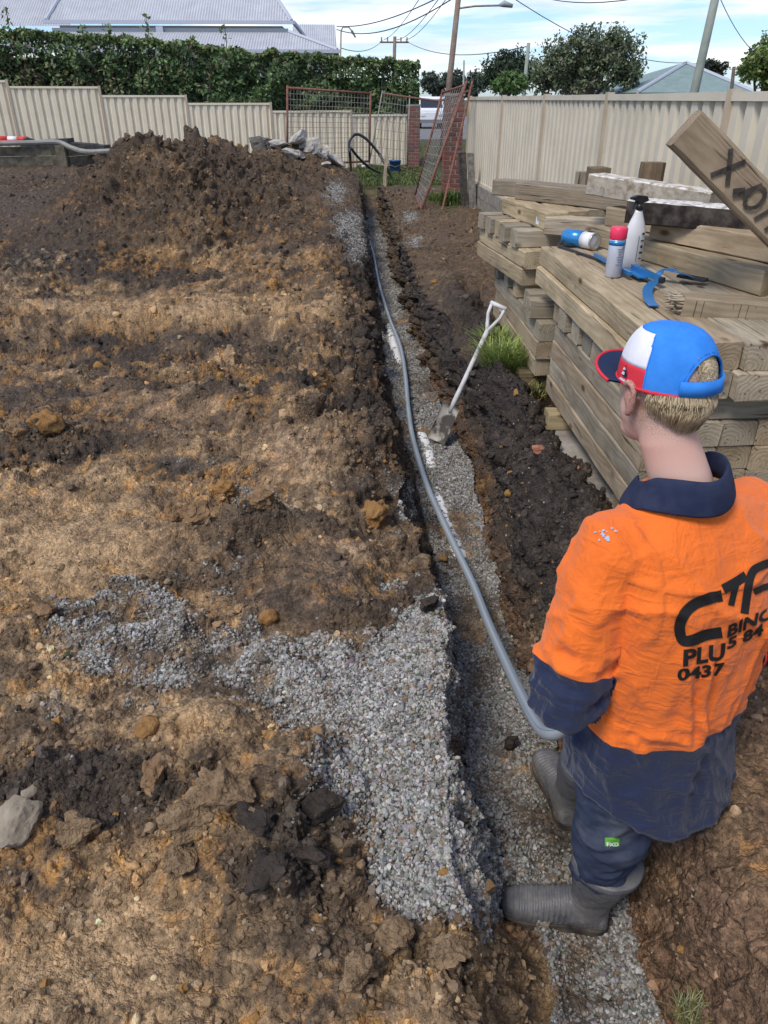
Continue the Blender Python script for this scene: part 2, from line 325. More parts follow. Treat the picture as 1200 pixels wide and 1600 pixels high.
# drying cracks and treads in the smooth patches
crk = np.abs(perlin(Pw*7.5, 131)); disp -= .012*sstep(.045, .0, crk)*np.clip(smoothz*1.3, 0, 1)*(P[:, 1] < 4)*(sec == 0)*sstep(0, .25, fbm(P, 1.7, 2, 137)+.1)
disp += grav*(.010*f2+.006*f3+.012*np.abs(f1))*(1-np.exp(-P[:, 1])) 
disp = np.where(far | (P[:, 1] < -.6) | (np.abs(P[:, 0]) > 16), 0, disp)
nd = Nn.copy(); Q = P+nd*disp[:, None]
# scraped streaks on the trench faces
wall = (sec == 3) | (sec == 1)
Q[:, 0] += np.where(sec == 3, 1, 0)*.018*fbm(P*np.array([1, 1, .25]), 11, 3, 141)*sstep(1, .2, ro)
# small undercut in the left face
uc = aty(580, 590, 5.15); m_ = (sec == 1); d2 = ((Q[:, 1]-5.15)/.2)**2+((Q[:, 2]+.2)/.12)**2; Q[:, 0] -= m_*.10*np.exp(-d2)
# colour ------------------------------------------------------------------
dark = np.array([.040, .033, .028]); brown = np.array([.132, .093, .060]); tan = np.array([.40, .27, .145]); ochre = np.array([.36, .19, .058]); pale = np.array([.46, .345, .215]); pink = np.array([.38, .255, .165]); redb = np.array([.20, .122, .075]); grey = np.array([.135, .13, .118])
wob = .5+.9*fbm(P, 2.4, 4, 151, .6); wob2 = .5+.9*fbm(P, 6.5, 4, 157, .6); wob3 = .5+1.0*fbm(P, 19, 3, 163, .6)
C = np.repeat(brown[None], len(P), 0)
def lay(c, f):
    global C
    f = np.clip(f, 0, 1)[:, None]; C = C*(1-f)+c*f
lay(tan, sstep(.45, .95, wob*.6+wob2*.5)*.75); lay(dark, sstep(.52, .95, (1-wob)*.6+wob3*.5)*.85)
lay(dark*1.5, zone([(50, 350, 170, 110, 1.3), (200, 330, 110, 90, .35), (430, 330, 130, 90, .45), (330, 530, 330, 28, .45), (120, 590, 150, 30, .6), (560, 480, 30, 200, .6), (575, 650, 40, 120, .6), (200, 660, 90, 12, .8), (700, 520, 40, 120, .55), (110, 1150, 60, 50, .5)])*(.55+.9*wob2))
lay(tan, zone([(300, 480, 280, 28, .85), (40, 690, 120, 60, .6), (130, 830, 220, 90, .85), (340, 690, 190, 70, .5), (480, 860, 110, 90, .4), (300, 1140, 130, 40, .85), (290, 1260, 130, 70, .7), (150, 1500, 230, 110, .85), (640, 1520, 150, 60, .85), (60, 900, 100, 60, .5), (60, 1180, 90, 80, .3), (420, 760, 60, 50, .4), (270, 215, 60, 30, .3)])*(.35+1.0*wob2))
lay(pale, zone([(110, 850, 140, 50, .7), (150, 1490, 230, 90, .9), (300, 470, 200, 14, .5), (480, 790, 60, 22, .6), (540, 880, 26, 12, .8), (460, 690, 50, 22, .6)])*(.2+.9*wob3))
lay(pink, zone([(460, 700, 70, 30, .8), (200, 640, 160, 16, .6), (520, 890, 40, 40, .6), (440, 930, 80, 30, .5)])*(.3+.9*wob2))
lay(ochre, sstep(.72, 1.0, wob2*.55+wob3*.4+.25*zone([(260, 900, 120, 30, 1), (280, 1180, 140, 40, 1), (340, 780, 110, 40, 1), (60, 660, 70, 30, 1), (180, 560, 120, 22, .8), (590, 1300, 40, 120, .7), (480, 270, 60, 20, .6), (420, 640, 90, 40, .8)]))*.85)
lay(dark, zone([(455, 1310, 90, 105, 1.0), (470, 1150, 50, 45, .9), (560, 1290, 24, 60, .5), (440, 1440, 110, 35, .6), (330, 860, 60, 25, .3), (200, 640, 30, 10, .5)])*(.5+.8*wob2))
big = .5+.95*fbm(P*np.array([.55, 1.3, 1]), 1.1, 3, 191, .6); lay(dark*1.25, (sec == 0)*sstep(.53, .74, big)*(1-.75*smoothz)*.85); lay(pale*.92, (sec == 0)*sstep(.42, .2, big)*sstep(.4, .8, wob2)*.4*(P[:, 1] < 9)); lay(ochre*.9, (sec == 0)*sstep(.62, .80, .5+.95*fbm(P, 1.9, 3, 197, .6))*sstep(.35, .7, wob3)*.5*(P[:, 1] < 10)); lay(dark, (sec == 0)*np.exp(-((P[:, 0]-.12)/.22)**2)*sstep(2.6, 3.6, P[:, 1])*(.45+.7*wob2)*.85)
right = sec >= 3
lay(redb, (sec == 4)*sstep(3.2, 1.8, P[:, 1])*(.4+.6*wob)*.8); lay(tan, (sec == 4)*zone([(1110, 1220, 110, 50, .6), (1090, 1330, 60, 30, .4), (1150, 1540, 50, 40, .3)])*(.3+wob2))
lay(brown*.85, (sec == 4)*sstep(2.5, 3.5, P[:, 1])*.8); lay(dark, (sec == 4)*np.exp(-((P[:, 0]-1.0)/.32)**2)*sstep(1.8, 2.6, P[:, 1]+.5*fbm(P, 2, 3, 173))*sstep(9, 6.0, P[:, 1])*.95)
# soil layers show in the trench faces: black topsoil over orange clay
zz = P[:, 2]+.10*fbm(P, 3, 3, 171)
lay(dark*1.15, (sec == 3)*sstep(-.24, -.12, zz)*sstep(1.7, 2.9, P[:, 1]+.5*fbm(P, 2, 3, 173))*.95); lay(dark*1.1, (sec == 3)*sstep(1.9, 2.8, P[:, 1])*.7); lay(redb*.75, (sec == 3)*sstep(-.24, -.34, zz)*.75); lay(dark*1.3, (sec == 3)*sstep(.5, .75, wob2)*sstep(1.8, 3, P[:, 1])*.6); lay(ochre*.45, (sec == 3)*sstep(-.26, -.36, zz)*sstep(.65, .9, wob)*.5); lay(dark*1.4, (sec == 3)*sstep(6, 9, P[:, 1])*.55)
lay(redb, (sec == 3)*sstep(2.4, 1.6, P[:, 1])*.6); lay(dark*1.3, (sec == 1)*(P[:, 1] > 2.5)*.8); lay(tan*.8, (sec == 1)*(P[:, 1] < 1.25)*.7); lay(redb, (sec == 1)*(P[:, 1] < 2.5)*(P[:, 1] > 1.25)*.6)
lay(brown, (P[:, 1] > 11)*.35)
C *= (.62+.62*np.clip(wob3, 0, 1.2)+.30*fbm(P, 48, 2, 167)*n2)[:, None]; C *= (1-.25*np.clip((P[:, 2]-.35)*2, 0, 1)*(P[:, 1] > 8)*(P[:, 1] < 20))[:, None]; lay(brown*.8, (P[:, 2] > .3)*(P[:, 1] > 8)*(P[:, 1] < 20)*.4)
lay(tan*1.05, (sec == 0)*zone([(150, 1500, 230, 95, .85), (640, 1525, 150, 55, .7), (120, 845, 190, 65, .75), (300, 1140, 110, 28, .8), (300, 478, 260, 18, .6)])*(.45+.6*wob3)); lay(grey, np.clip(grav, 0, 1)*.9)
lay(np.array([.075, .10, .03])*(.7), lawn*(.75+.5*(wob2-.5)))
C = np.clip(C, .008, .6)
idx = np.arange(NR*NC).reshape(NR, NC)
Fq = np.stack([idx[:-1, :-1].ravel(), idx[:-1, 1:].ravel(), idx[1:, 1:].ravel(), idx[1:, :-1].ravel()], 1)
me = np_mesh('ground', Q, Fq)
set_attr(me, 'soil', np.concatenate([C, np.ones((len(C), 1))], 1), 'FLOAT_COLOR')
wet = np.clip(.2+.6*(fbm(P, 1.8, 3, 181)+.2), 0, 1); set_attr(me, 'wet', wet)
m_soil = mat('soil', (.1, .07, .05), .9, 0, .25); t = NT(m_soil); a = t.attr('soil'); p = t.pos()
n1 = t.noise(p, 60, 5, .65); n2_ = t.noise(p, 240, 3, .6); n3 = t.noise(p, 14, 4)
c = t.mix(1.0, a.outputs['Color'], t.mix(n1, (.45, .45, .46), (1.5, 1.45, 1.4)), 'MULTIPLY')
vo = t.n('ShaderNodeTexVoronoi', {'Scale': 75.0, 'Randomness': 1.0}); vw = t.n('ShaderNodeVectorMath', operation='ADD'); nc = t.n('ShaderNodeTexNoise', {'Scale': 40.0, 'Detail': 3.0}); t.l(p, nc.inputs['Vector']); sc_ = t.n('ShaderNodeVectorMath', operation='SCALE'); sc_.inputs['Scale'].default_value = .007; t.l(nc.outputs['Color'], sc_.inputs[0]); t.l(p, vw.inputs[0]); t.l(sc_.outputs[0], vw.inputs[1]); t.l(vw.outputs[0], vo.inputs['Vector'])
vo2 = t.n('ShaderNodeTexVoronoi', {'Scale': 190.0}); t.l(vw.outputs[0], vo2.inputs['Vector']); vs1 = t.n('ShaderNodeSeparateColor'); t.l(vo.outputs['Color'], vs1.inputs[0]); vs2 = t.n('ShaderNodeSeparateColor'); t.l(vo2.outputs['Color'], vs2.inputs[0])
spk = t.math('ADD', t.math('MULTIPLY', vs1.outputs[0], .7), t.math('MULTIPLY', vs2.outputs[1], .5)); c = t.mix(.75, c, t.mix(1.0, c, t.mix(t.math('MULTIPLY', spk, .83), (.40, .40, .41), (1.75, 1.72, 1.68)), 'MULTIPLY'))
c = t.mix(t.math('MULTIPLY', t.ramp(n2_, .60, .72), .35), c, t.mix(1.0, c, (2.4, 2.3, 2.1), 'MULTIPLY'))
t.color(c); h = t.math('ADD', t.math('MULTIPLY', n1, .8), t.math('ADD', t.math('MULTIPLY', n2_, .25), t.math('ADD', t.math('MULTIPLY', vo.outputs['Distance'], -.9), t.math('MULTIPLY', vo2.outputs['Distance'], -.35)))); t.bump(h, .9, .013)
wt = t.attr('wet').outputs['Fac']; t.rough(t.math('SUBTRACT', .95, t.math('MULTIPLY', wt, .42)))
ground = link('ground', me, m_soil, smooth=True); tag(ground, 'churned brown and tan soil with a narrow trench cut through it', 'ground', kind='structure')
Qg = Q.reshape(NR, NC, 3)
def ground_z(x, y):
    i = int(np.clip(np.searchsorted(YR, y), 1, NR-1)); r = Q.reshape(NR, NC, 3)[i]; j = int(np.argmin((r[:, 0]-x)**2+(r[:, 1]-y)**2)); return float(r[j, 2])
gtree = None
def ground_bvh():
    global gtree
    if gtree is None:
        sub = Qg[:, ::1]; ii = np.arange(0, NR, 2); jj = np.arange(0, NC, 2); V = Qg[np.ix_(ii, jj)]; a_, b_ = len(ii), len(jj)
        k = np.arange(a_*b_).reshape(a_, b_); f = np.stack([k[:-1, :-1].ravel(), k[:-1, 1:].ravel(), k[1:, 1:].ravel(), k[1:, :-1].ravel()], 1)
        gtree = BVHTree.FromPolygons(V.reshape(-1, 3).tolist(), f.tolist())
    return gtree
def on_ray(px, py):
    """the point of the ground that a pixel of the photograph looks at"""
    d = Vector(ray(px, py)).normalized(); h = ground_bvh().ray_cast(Vector(_C), d, 100); return np.array(h[0]) if h[0] else atz(px, py, 0)
def drop(x, y, default=0.0):
    h = ground_bvh().ray_cast(Vector((x, y, 5)), Vector((0, 0, -1)), 20); return h[0].z if h[0] else default

# ---------------------------------------------------------------- loose stones and crumbs: instanced in geometry nodes
def scatter_group(name, m, levels, jag, smooth=False, nvar=5):
    g = bpy.data.node_groups.new(name, 'GeometryNodeTree'); g.interface.new_socket('Geometry', in_out='INPUT', socket_type='NodeSocketGeometry'); g.interface.new_socket('Geometry', in_out='OUTPUT', socket_type='NodeSocketGeometry')
    N = g.nodes.new; K = g.links.new; gi = N('NodeGroupInput'); go = N('NodeGroupOutput'); gti = N('GeometryNodeGeometryToInstance')
    for v in range(nvar):
        ico = N('GeometryNodeMeshIcoSphere'); ico.inputs['Radius'].default_value = .5; ico.inputs['Subdivisions'].default_value = levels
        ps = N('GeometryNodeInputPosition'); ad = N('ShaderNodeVectorMath'); ad.operation = 'ADD'; ad.inputs[1].default_value = (v*7.3, v*3.1, v*1.7)
        no = N('ShaderNodeTexNoise'); no.inputs['Scale'].default_value = 1.9; no.inputs['Detail'].default_value = 2.0
        sb = N('ShaderNodeVectorMath'); sb.operation = 'SUBTRACT'; sb.inputs[1].default_value = (.5, .5, .5)
        sc = N('ShaderNodeVectorMath'); sc.operation = 'SCALE'; sc.inputs['Scale'].default_value = jag
        sp = N('GeometryNodeSetPosition'); ss = N('GeometryNodeSetShadeSmooth'); ss.inputs['Shade Smooth'].default_value = smooth
        K(ps.outputs[0], ad.inputs[0]); K(ad.outputs[0], no.inputs['Vector']); K(no.outputs['Color'], sb.inputs[0]); K(sb.outputs[0], sc.inputs[0])
        K(ico.outputs[0], sp.inputs['Geometry']); K(sc.outputs[0], sp.inputs['Offset']); K(sp.outputs[0], ss.inputs[0]); K(ss.outputs[0], gti.inputs[0])
    iop = N('GeometryNodeInstanceOnPoints'); iop.inputs['Pick Instance'].default_value = True
    def na(n, ty):
        q = N('GeometryNodeInputNamedAttribute'); q.data_type = ty; q.inputs[0].default_value = n; return q.outputs[0]
    K(gi.outputs[0], iop.inputs['Points']); K(gti.outputs[0], iop.inputs['Instance']); K(na('rot', 'FLOAT_VECTOR'), iop.inputs['Rotation']); K(na('scl', 'FLOAT_VECTOR'), iop.inputs['Scale'])
    rv = N('FunctionNodeRandomValue'); rv.data_type = 'INT'; rv.inputs[4].default_value = 0; rv.inputs[5].default_value = nvar-1; K(rv.outputs[2], iop.inputs['Instance Index'])
    sm = N('GeometryNodeSetMaterial'); sm.inputs['Material'].default_value = m; K(iop.outputs[0], sm.inputs[0]); K(sm.outputs[0], go.inputs[0]); return g
def scatter(name, pts, scl, cols, group, label, cat):
    me = bpy.data.meshes.new(name); me.vertices.add(len(pts)); me.vertices.foreach_set('co', np.ascontiguousarray(pts, np.float32).ravel())
    set_attr(me, 'rot', RNG.uniform(0, 6.28, (len(pts), 3)), 'FLOAT_VECTOR'); set_attr(me, 'scl', scl, 'FLOAT_VECTOR'); set_attr(me, 'col', np.concatenate([cols, np.ones((len(cols), 1))], 1), 'FLOAT_COLOR')
    o = link(name, me); md = o.modifiers.new('scatter', 'NODES'); md.node_group = group; tag(o, label, cat, kind='stuff'); return o
def stone_mat(name, rough):
    m = mat(name, (.4, .4, .4), rough, 0, .3); t = NT(m); a = t.attr('col', 'INSTANCER'); p = t.pos()
    t.color(t.mix(1.0, a.outputs['Color'], t.mix(t.noise(p, 160, 4), (.62, .62, .62), (1.38, 1.38, 1.38)), 'MULTIPLY')); t.bump(t.noise(p, 300, 3), .5, .002); return m
ta = Q[Fq]; area = .5*np.linalg.norm(np.cross(ta[:, 2]-ta[:, 0], ta[:, 3]-ta[:, 1]), axis=1); fc = ta.mean(1)
inview = (fc[:, 1] > .3) & (fc[:, 1] < 18) & (np.abs(fc[:, 0]) < 12)
def pick(wt, n):
    p = area*wt*inview; p = p/p.sum(); k = RNG.choice(len(p), n, p=p); u = RNG.random((n, 2, 1)); q = ta[k]
    return (q[:, 0]*(1-u[:, 0])+q[:, 1]*u[:, 0])*(1-u[:, 1])+(q[:, 3]*(1-u[:, 0])+q[:, 2]*u[:, 0])*u[:, 1], k
fgrav = grav[Fq].mean(1); fro = ro[Fq].mean(1); fC = C[Fq].mean(1); flawn = lawn[Fq].mean(1); fY = fc[:, 1]
lod = np.clip(3.2/np.maximum(fY, 1.0), .12, 1.6)
gp, gk = pick(np.clip(fgrav-.12, 0, 1)**1.3*lod, 135000)
gs = (.0080*np.exp(RNG.normal(0, .33, len(gp))))*(1+.07*np.clip(fY[gk]-3, 0, 8)); gs = np.clip(gs, .005, .04)
gscl = gs[:, None]*np.clip(RNG.normal(1, .25, (len(gp), 3)), .5, 1.6); gp[:, 2] += gs*.25
tone = np.clip(RNG.normal(.275, .10, len(gp)), .08, .62)[:, None]; gcol = tone*np.array([1.0, .975, .905])+RNG.normal(0, .012, (len(gp), 3))
br = RNG.random(len(gp)) < .07; gcol[br] = np.array([.22, .15, .09]); dirt = np.clip(1.1-fgrav[gk]*1.25, 0, .8)[:, None]; gcol = gcol*(1-dirt*.7)+fC[gk]*dirt*.7
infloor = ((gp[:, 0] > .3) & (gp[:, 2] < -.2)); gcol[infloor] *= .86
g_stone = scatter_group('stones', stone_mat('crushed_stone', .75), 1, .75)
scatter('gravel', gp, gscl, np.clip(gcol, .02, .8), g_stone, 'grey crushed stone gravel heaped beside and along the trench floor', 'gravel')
cp, ck = pick((np.clip(fro, 0, 1.2)**1.5*(1-fgrav*.9)*(1-flawn)+.05)*np.clip(3.0/np.maximum(fY, .9), .3, 2.2), 140000)
cs = .0088*np.exp(RNG.normal(0, .62, len(cp)))*(1+.10*np.clip(fY[ck]-2.5, 0, 9)); cs = np.minimum(np.clip(cs, .003, .075), .020+.006*np.maximum(fY[ck], 0))
cscl = cs[:, None]*np.clip(RNG.normal(1, .22, (len(cp), 3)), .55, 1.5); cp[:, 2] += cs*.15
ccol = fC[ck]*np.clip(RNG.normal(1.12, .38, (len(cp), 1)), .4, 2.2); pal = RNG.random(len(cp)); ccol[(pal < .06) & (cs < .011)] = np.array([.30, .27, .22]); ccol[(pal > .06) & (pal < .09)] = np.array([.26, .14, .045])
g_crumb = scatter_group('crumbs', stone_mat('soil_crumb', .95), 2, .95)
scatter('soil_crumbs', cp, cscl, np.clip(ccol, .01, .6), g_crumb, 'loose crumbs of soil scattered over the churned ground', 'soil')
# ================================================================ BACKGROUND
m_cream = vary('cream_sheet', (.68, .60, .44), (.74, .66, .50), 3, .45, 0, .4, obj=False)
m_rail = vary('fence_rail', (.40, .32, .23), (.46, .38, .28), 4, .5, 0, .4, obj=False)
m_rust = vary('rusty_steel', (.13, .045, .03), (.22, .10, .07), 20, .75, .3, .4, obj=False)
m_galv = vary('galvanised_wire', (.16, .15, .14), (.28, .24, .21), 12, .5, 0, .5, obj=False)
m_conc = vary('concrete', (.34, .32, .28), (.47, .45, .41), 9, .9, .6, obj=False)
m_black = mat('black_plastic', (.012, .012, .014), .35, 0, .5)
m_white = mat('white_plastic', (.72, .72, .72), .35, 0, .5)
def sheet_panel(w, h, pitch=.195, d=.042):
    """profiled steel sheet: wide flats with narrow recesses, x along, z up, faces -y"""
    n = max(1, round(w/pitch)); p = w/n; xs = []; ys = []
    for i in range(n):
        for a, y in ((0, 0), (.50, 0), (.60, d), (.90, d)): xs.append((i+a)*p); ys.append(y)
    xs.append(w); ys.append(0); b = MB(); k = len(xs)
    vs = [(x, y, z) for z in (0, h) for x, y in zip(xs, ys)]+[(x, y+.004, z) for z in (0, h) for x, y in zip(xs, ys)]
    fs = [(i, i+1, k+i+1, k+i) for i in range(k-1)]+[(2*k+i+1, 2*k+i, 3*k+i, 3*k+i+1) for i in range(k-1)]
    b.add(vs, fs); return b
def steel_fence(name, pts, tops, bots, label, msheet):
    root = empty(name, (pts[0][0], pts[0][1], 0)); tag(root, label, 'fence')
    base = Vector((pts[0][0], pts[0][1], 0))
    for i in range(len(pts)-1):
        a = Vector((*pts[i], 0)); c = Vector((*pts[i+1], 0)); d = c-a; w = d.length; ang = math.atan2(d.y, d.x); t, bo = tops[i], bots[i]
        o = sheet_panel(w-.06, t-bo-.05).build('panel', msheet, root); o.location = a-base+d*(.03/w)+Vector((0, 0, bo+.02)); o.rotation_euler = (0, 0, ang)
        for z in (t-.035, bo):
            b = MB(); b.box((w/2, .015, z), (w-.064, .062, .05)); o = b.build('rail', msheet, root); o.location = a-base; o.rotation_euler = (0, 0, ang)
        tt = max(t, tops[i-1] if i else t)
        b = MB(); b.box((0, .012, (tt+bo-.3)/2), (.062, .072, tt-bo+.3+.012)); o = b.build('post', m_rail, root); o.location = a-base; o.rotation_euler = (0, 0, ang)
    b = MB(); b.box((0, .012, (tops[-1]+bots[-1]-.3)/2), (.062, .072, tops[-1]-bots[-1]+.3+.012)); o = b.build('post', m_rail, root); o.location = Vector((*pts[-1], 0))-base; o.rotation_euler = (0, 0, ang)
    return root
# right fence runs away from the camera: face towards -x, so list far to near
RF = [(2.24, 16.2), (2.34, 13.1), (2.36, 10.3), (2.36, 7.75), (2.36, 5.2), (2.36, 2.65), (2.36, .1), (2.36, -2.5)]
steel_fence('steel_fence', RF, [1.80]*7, [.40]*7, 'long cream profiled steel fence running away behind the timber stacks', vary('shaded_cream_sheet', (.52, .47, .37), (.60, .545, .43), 2.2, .5, 0, .35, obj=False))  # greyer than the back fence: its shading is put into the sheet colour
m_plinth = vary('weathered_sleeper', (.17, .155, .13), (.30, .27, .22), 10, .9, .5)
r_ = empty('fence_plinth', (2.3, 8, 0)); tag(r_, 'low weathered timber plinth under the long steel fence', 'retaining edge')
for i in range(6):
    a, c = Vector((*RF[i], 0)), Vector((*RF[i+1], 0)); d = c-a
    for z in (.09, .29):
        b = MB(); b.box((0, 0, 0), (d.length-.02, .075, .19)); o = b.build('sleeper', m_plinth, r_); o.location = (a+c)/2-Vector((2.3, 8, 0))+Vector((-.02, 0, z)); o.rotation_euler = (0, 0, math.atan2(d.y, d.x))
# back fence steps down towards the street
bx = [-300, -130, 15, 157, 290, 422, 548, 640]; bt = [115, 124, 134, 148, 160, 172, 178]
bp = []; 
for i, x in enumerate(bx):
    Y = 22.0+(x/640)*2.4; q = aty(x, 150, Y); bp.append((q[0], Y))
btop = [aty((bx[i]+bx[i+1])/2, bt[i], (bp[i][1]+bp[i+1][1])/2)[2] for i in range(7)]
steel_fence('steel_fence', bp, btop, [t_-1.75 for t_ in btop], 'cream steel boundary fence stepping down in front of the clipped hedge', m_cream)
# ---- foliage
def leaf_mat(name, tint=(1, 1, 1), rough=.5):
    m = mat(name, (.06, .1, .03), rough, 0, .35); t = NT(m); a = t.attr('col'); t.color(t.mix(1.0, a.outputs['Color'], tint, 'MULTIPLY')); t.b.inputs['Subsurface Weight'].default_value = 0
    tr = t.n('ShaderNodeBsdfTranslucent'); t.l(a.outputs['Color'], tr.inputs['Color']); mx = t.n('ShaderNodeMixShader', {0: .22}); t.l(t.b.outputs[0], mx.inputs[1]); t.l(tr.outputs[0], mx.inputs[2]); t.l(mx.outputs[0], t.t.nodes['Material Output'].inputs['Surface']); return m
m_leaf = leaf_mat('leaf'); m_bark = vary('bark', (.07, .055, .045), (.13, .11, .09), 14, .95, .6)
def leaves_mesh(name, pts, size, cols, outward=None, slim=.5):
    n = len(pts); d = RNG.normal(size=(n, 3)); d /= np.linalg.norm(d, axis=1)[:, None]
    u = RNG.normal(size=(n, 3))
    if outward is not None: d = d*.8+outward; d /= np.linalg.norm(d, axis=1)[:, None]
    u -= d*(u*d).sum(1)[:, None]; u /= np.linalg.norm(u, axis=1)[:, None]; v = np.cross(d, u); s = np.asarray(size).reshape(-1, 1)*np.ones((n, 1))
    V = np.stack([pts-u*s, pts+v*s*slim-d*s*.12, pts+u*s, pts-v*s*slim-d*s*.12], 1).reshape(-1, 3)
    me = np_mesh(name, V, np.arange(4*n).reshape(n, 4)); set_attr(me, 'col', np.repeat(np.concatenate([cols, np.ones((n, 1))], 1), 4, 0), 'FLOAT_COLOR'); return me
def greens(n, base, var=.3): return np.clip(np.array(base)*np.exp(RNG.normal(0, var, (n, 1)))*np.exp(RNG.normal(0, .08, (n, 3))), .004, .5)
# hedge
hroot = empty('clipped_hedge', (-4, 25.5, 0)); tag(hroot, 'tall clipped dark green hedge behind the stepped steel fence', 'hedge')
HX0, HX1 = aty(-330, 100, 25)[0], aty(655, 100, 25)[0]; hx = [aty(x, 100, 25)[0] for x in (-330, 0, 250, 400, 600, 660)]; hz = [aty(x, y, 25)[2] for x, y in ((0, 20), (0, 44), (250, 62), (400, 80), (600, 92), (660, 97))]
n = 58000; side = RNG.random(n); X = RNG.uniform(HX0, HX1, n); top = np.interp(X, hx, hz)+.16*fbm(np.stack([X, X*0, X*0], 1), 1.6, 4, 200, .65)
fr_ = side < .74; Z = np.where(fr_, RNG.uniform(.2, 1, n)*top, top-np.abs(RNG.normal(0, .09, n))); Yh = np.where(fr_, 24.7+np.abs(RNG.normal(0, .16, n)), RNG.uniform(24.7, 26.3, n))
lump = fbm(np.stack([X, Yh*0, Z], 1), 1.5, 3, 210); Yh = Yh-.42*lump*fr_
sparse = sstep(hx[3], hx[1], X)*sstep(.92, .55, Z/top)*fr_; keep = RNG.random(n) > sparse*.78
en = (X > HX1-.25); P_ = np.stack([X, Yh, Z], 1)[keep]; k_ = len(P_)
hc = greens(k_, (.085, .135, .050), .40); old = RNG.random(k_) < (.05+.35*sparse[keep]); hc[old] = greens(old.sum(), (.16, .115, .065), .3); young = (P_[:, 2] > top[keep]-.16) & (RNG.random(k_) < .35); hc[young] = greens(young.sum(), (.17, .22, .075), .3)
ow = np.zeros((k_, 3)); ow[:, 1] = np.where(fr_[keep], -.7, 0); ow[:, 2] = np.where(fr_[keep], .35, .9)
link('foliage', leaves_mesh('foliage', P_-np.array([-4, 25.5, 0]), RNG.uniform(.045, .085, k_), hc, ow), m_leaf, hroot)
b = MB()
for i in range(330):
    x = random.uniform(HX0, HX1-.3); zt = np.interp(x, hx, hz); y = 25.0+random.random()*.6; z0 = 0; pts = [(x+4, y-25.5, 0)]; dx = 0
    for j in range(5): dx += random.uniform(-.16, .16); pts.append((x+4+dx, y-25.5-random.uniform(0, .2), zt*(j+1)/5.3))
    b.tube(pts, [.022, .02, .017, .013, .009, .005], 4, False)
b.build('stems', m_bark, hroot)
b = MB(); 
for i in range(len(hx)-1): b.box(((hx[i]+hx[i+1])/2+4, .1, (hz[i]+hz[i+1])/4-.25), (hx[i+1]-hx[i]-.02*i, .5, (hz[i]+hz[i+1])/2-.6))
m_inner = vary('dark_core', (.02, .022, .013), (.05, .047, .03), 9, 1, .5); b.build('light_block_core', m_inner, hroot)  # plain dark boxes added inside the hedge to block light
for px in (35, 232, 352): pass
for px, h in ((17, .55), (172, .3), (232, .6), (352, .55), (130, .25), (300, .2)):
    q = aty(px, 60, 25.2); zt = np.interp(q[0], hx, hz); sh = MB(); sh.tube([(q[0]+4, -.3, zt-.2), (q[0]+4.03, -.3, zt+h*.5), (q[0]+4, -.3, zt+h)], [.012, .01, .005], 4); sh.build('shoot', m_bark, hroot)
pts = []; 
for px, h in ((17, .55), (172, .3), (232, .6), (352, .55), (130, .25), (300, .2)):
    q = aty(px, 60, 25.2); zt = np.interp(q[0], hx, hz)
    for j in range(26): pts.append((q[0]+random.gauss(0, .07)+4, -.3+random.gauss(0, .07), zt+random.uniform(0, h)))
link('shoot_leaves', leaves_mesh('shoot_leaves', np.array(pts), .07, greens(len(pts), (.11, .16, .05))), m_leaf, hroot)
def tree(name, label, base, blobs, nleaf, size, colr, trunk_r=.12, group=None, seed=0, gap=.08, bark=m_bark):
    root = empty(name, base); tag(root, label, 'tree', group); rg = np.random.default_rng(seed)
    w_ = np.array([b_[3]*b_[4] for b_ in blobs]); w_ = w_/w_.sum(); pk = rg.choice(len(blobs), nleaf, p=w_); B = np.array(blobs)
    d = rg.normal(size=(nleaf, 3)); d /= np.linalg.norm(d, axis=1)[:, None]; r = rg.random(nleaf)**.42
    P_ = B[pk, :3]+d*r[:, None]*B[pk][:, [3, 3, 4]]*(1+.7*fbm(B[pk, :3]+d*2, 1.1, 3, seed)[:, None])
    g = fbm(P_, 1.7/max(.4, B[:, 3].mean()), 3, seed+5); P_ = P_[g > -gap]; d = d[g > -gap]; n = len(P_)
    link('crown', leaves_mesh('crown', P_, rg.uniform(.6, 1.25, n)*size, greens(n, colr, .32), d*.6), m_leaf, root)
    b = MB(); c0 = B[:, :3].mean(0); b.tube([(0, 0, -.1), (.05, 0, c0[2]*.35), (c0[0]*.4, c0[1]*.4, c0[2]*.7), (c0[0], c0[1], c0[2])], [trunk_r, trunk_r*.8, trunk_r*.6, trunk_r*.35], 8)
    for q in B: b.tube([(c0[0]*.3, c0[1]*.3, c0[2]*.5), tuple((q[:3]+c0*.4)/1.4), tuple(q[:3]+np.array([0, 0, q[4]*.5]))], [trunk_r*.5, trunk_r*.3, trunk_r*.1], 5)
    b.build('trunk', bark, root); return root
def blobs_px(lst, Y, base):
    o = []
    for px, py, rx, rz in lst:
        s = Y/1316.0; q = aty(px, py, Y); o.append((q[0]-base[0], random.uniform(-.4, .4)*rx*s, q[2]-base[2], rx*s, rz*s*.9))
    return o
def tree_px(name, label, Y, lst, nleaf, size, colr, tr, grp=None, seed=1, gap=.08):
    cx = sum(l[0] for l in lst)/len(lst); g = aty(cx, 155, Y); base = (g[0], Y, -.1); return tree(name, label, base, blobs_px(lst, Y, base), nleaf, size, colr, tr, grp, seed, gap)
tree_px('round_tree', 'large grey green round tree rising behind the long steel fence', 42, [(868, 100, 34, 40), (900, 90, 30, 40), (935, 92, 45, 42), (960, 95, 38, 46), (945, 70, 34, 26), (985, 118, 22, 24), (850, 125, 22, 26), (910, 130, 50, 22)], 30000, .095, (.13, .155, .085), .22, seed=3, gap=.12)
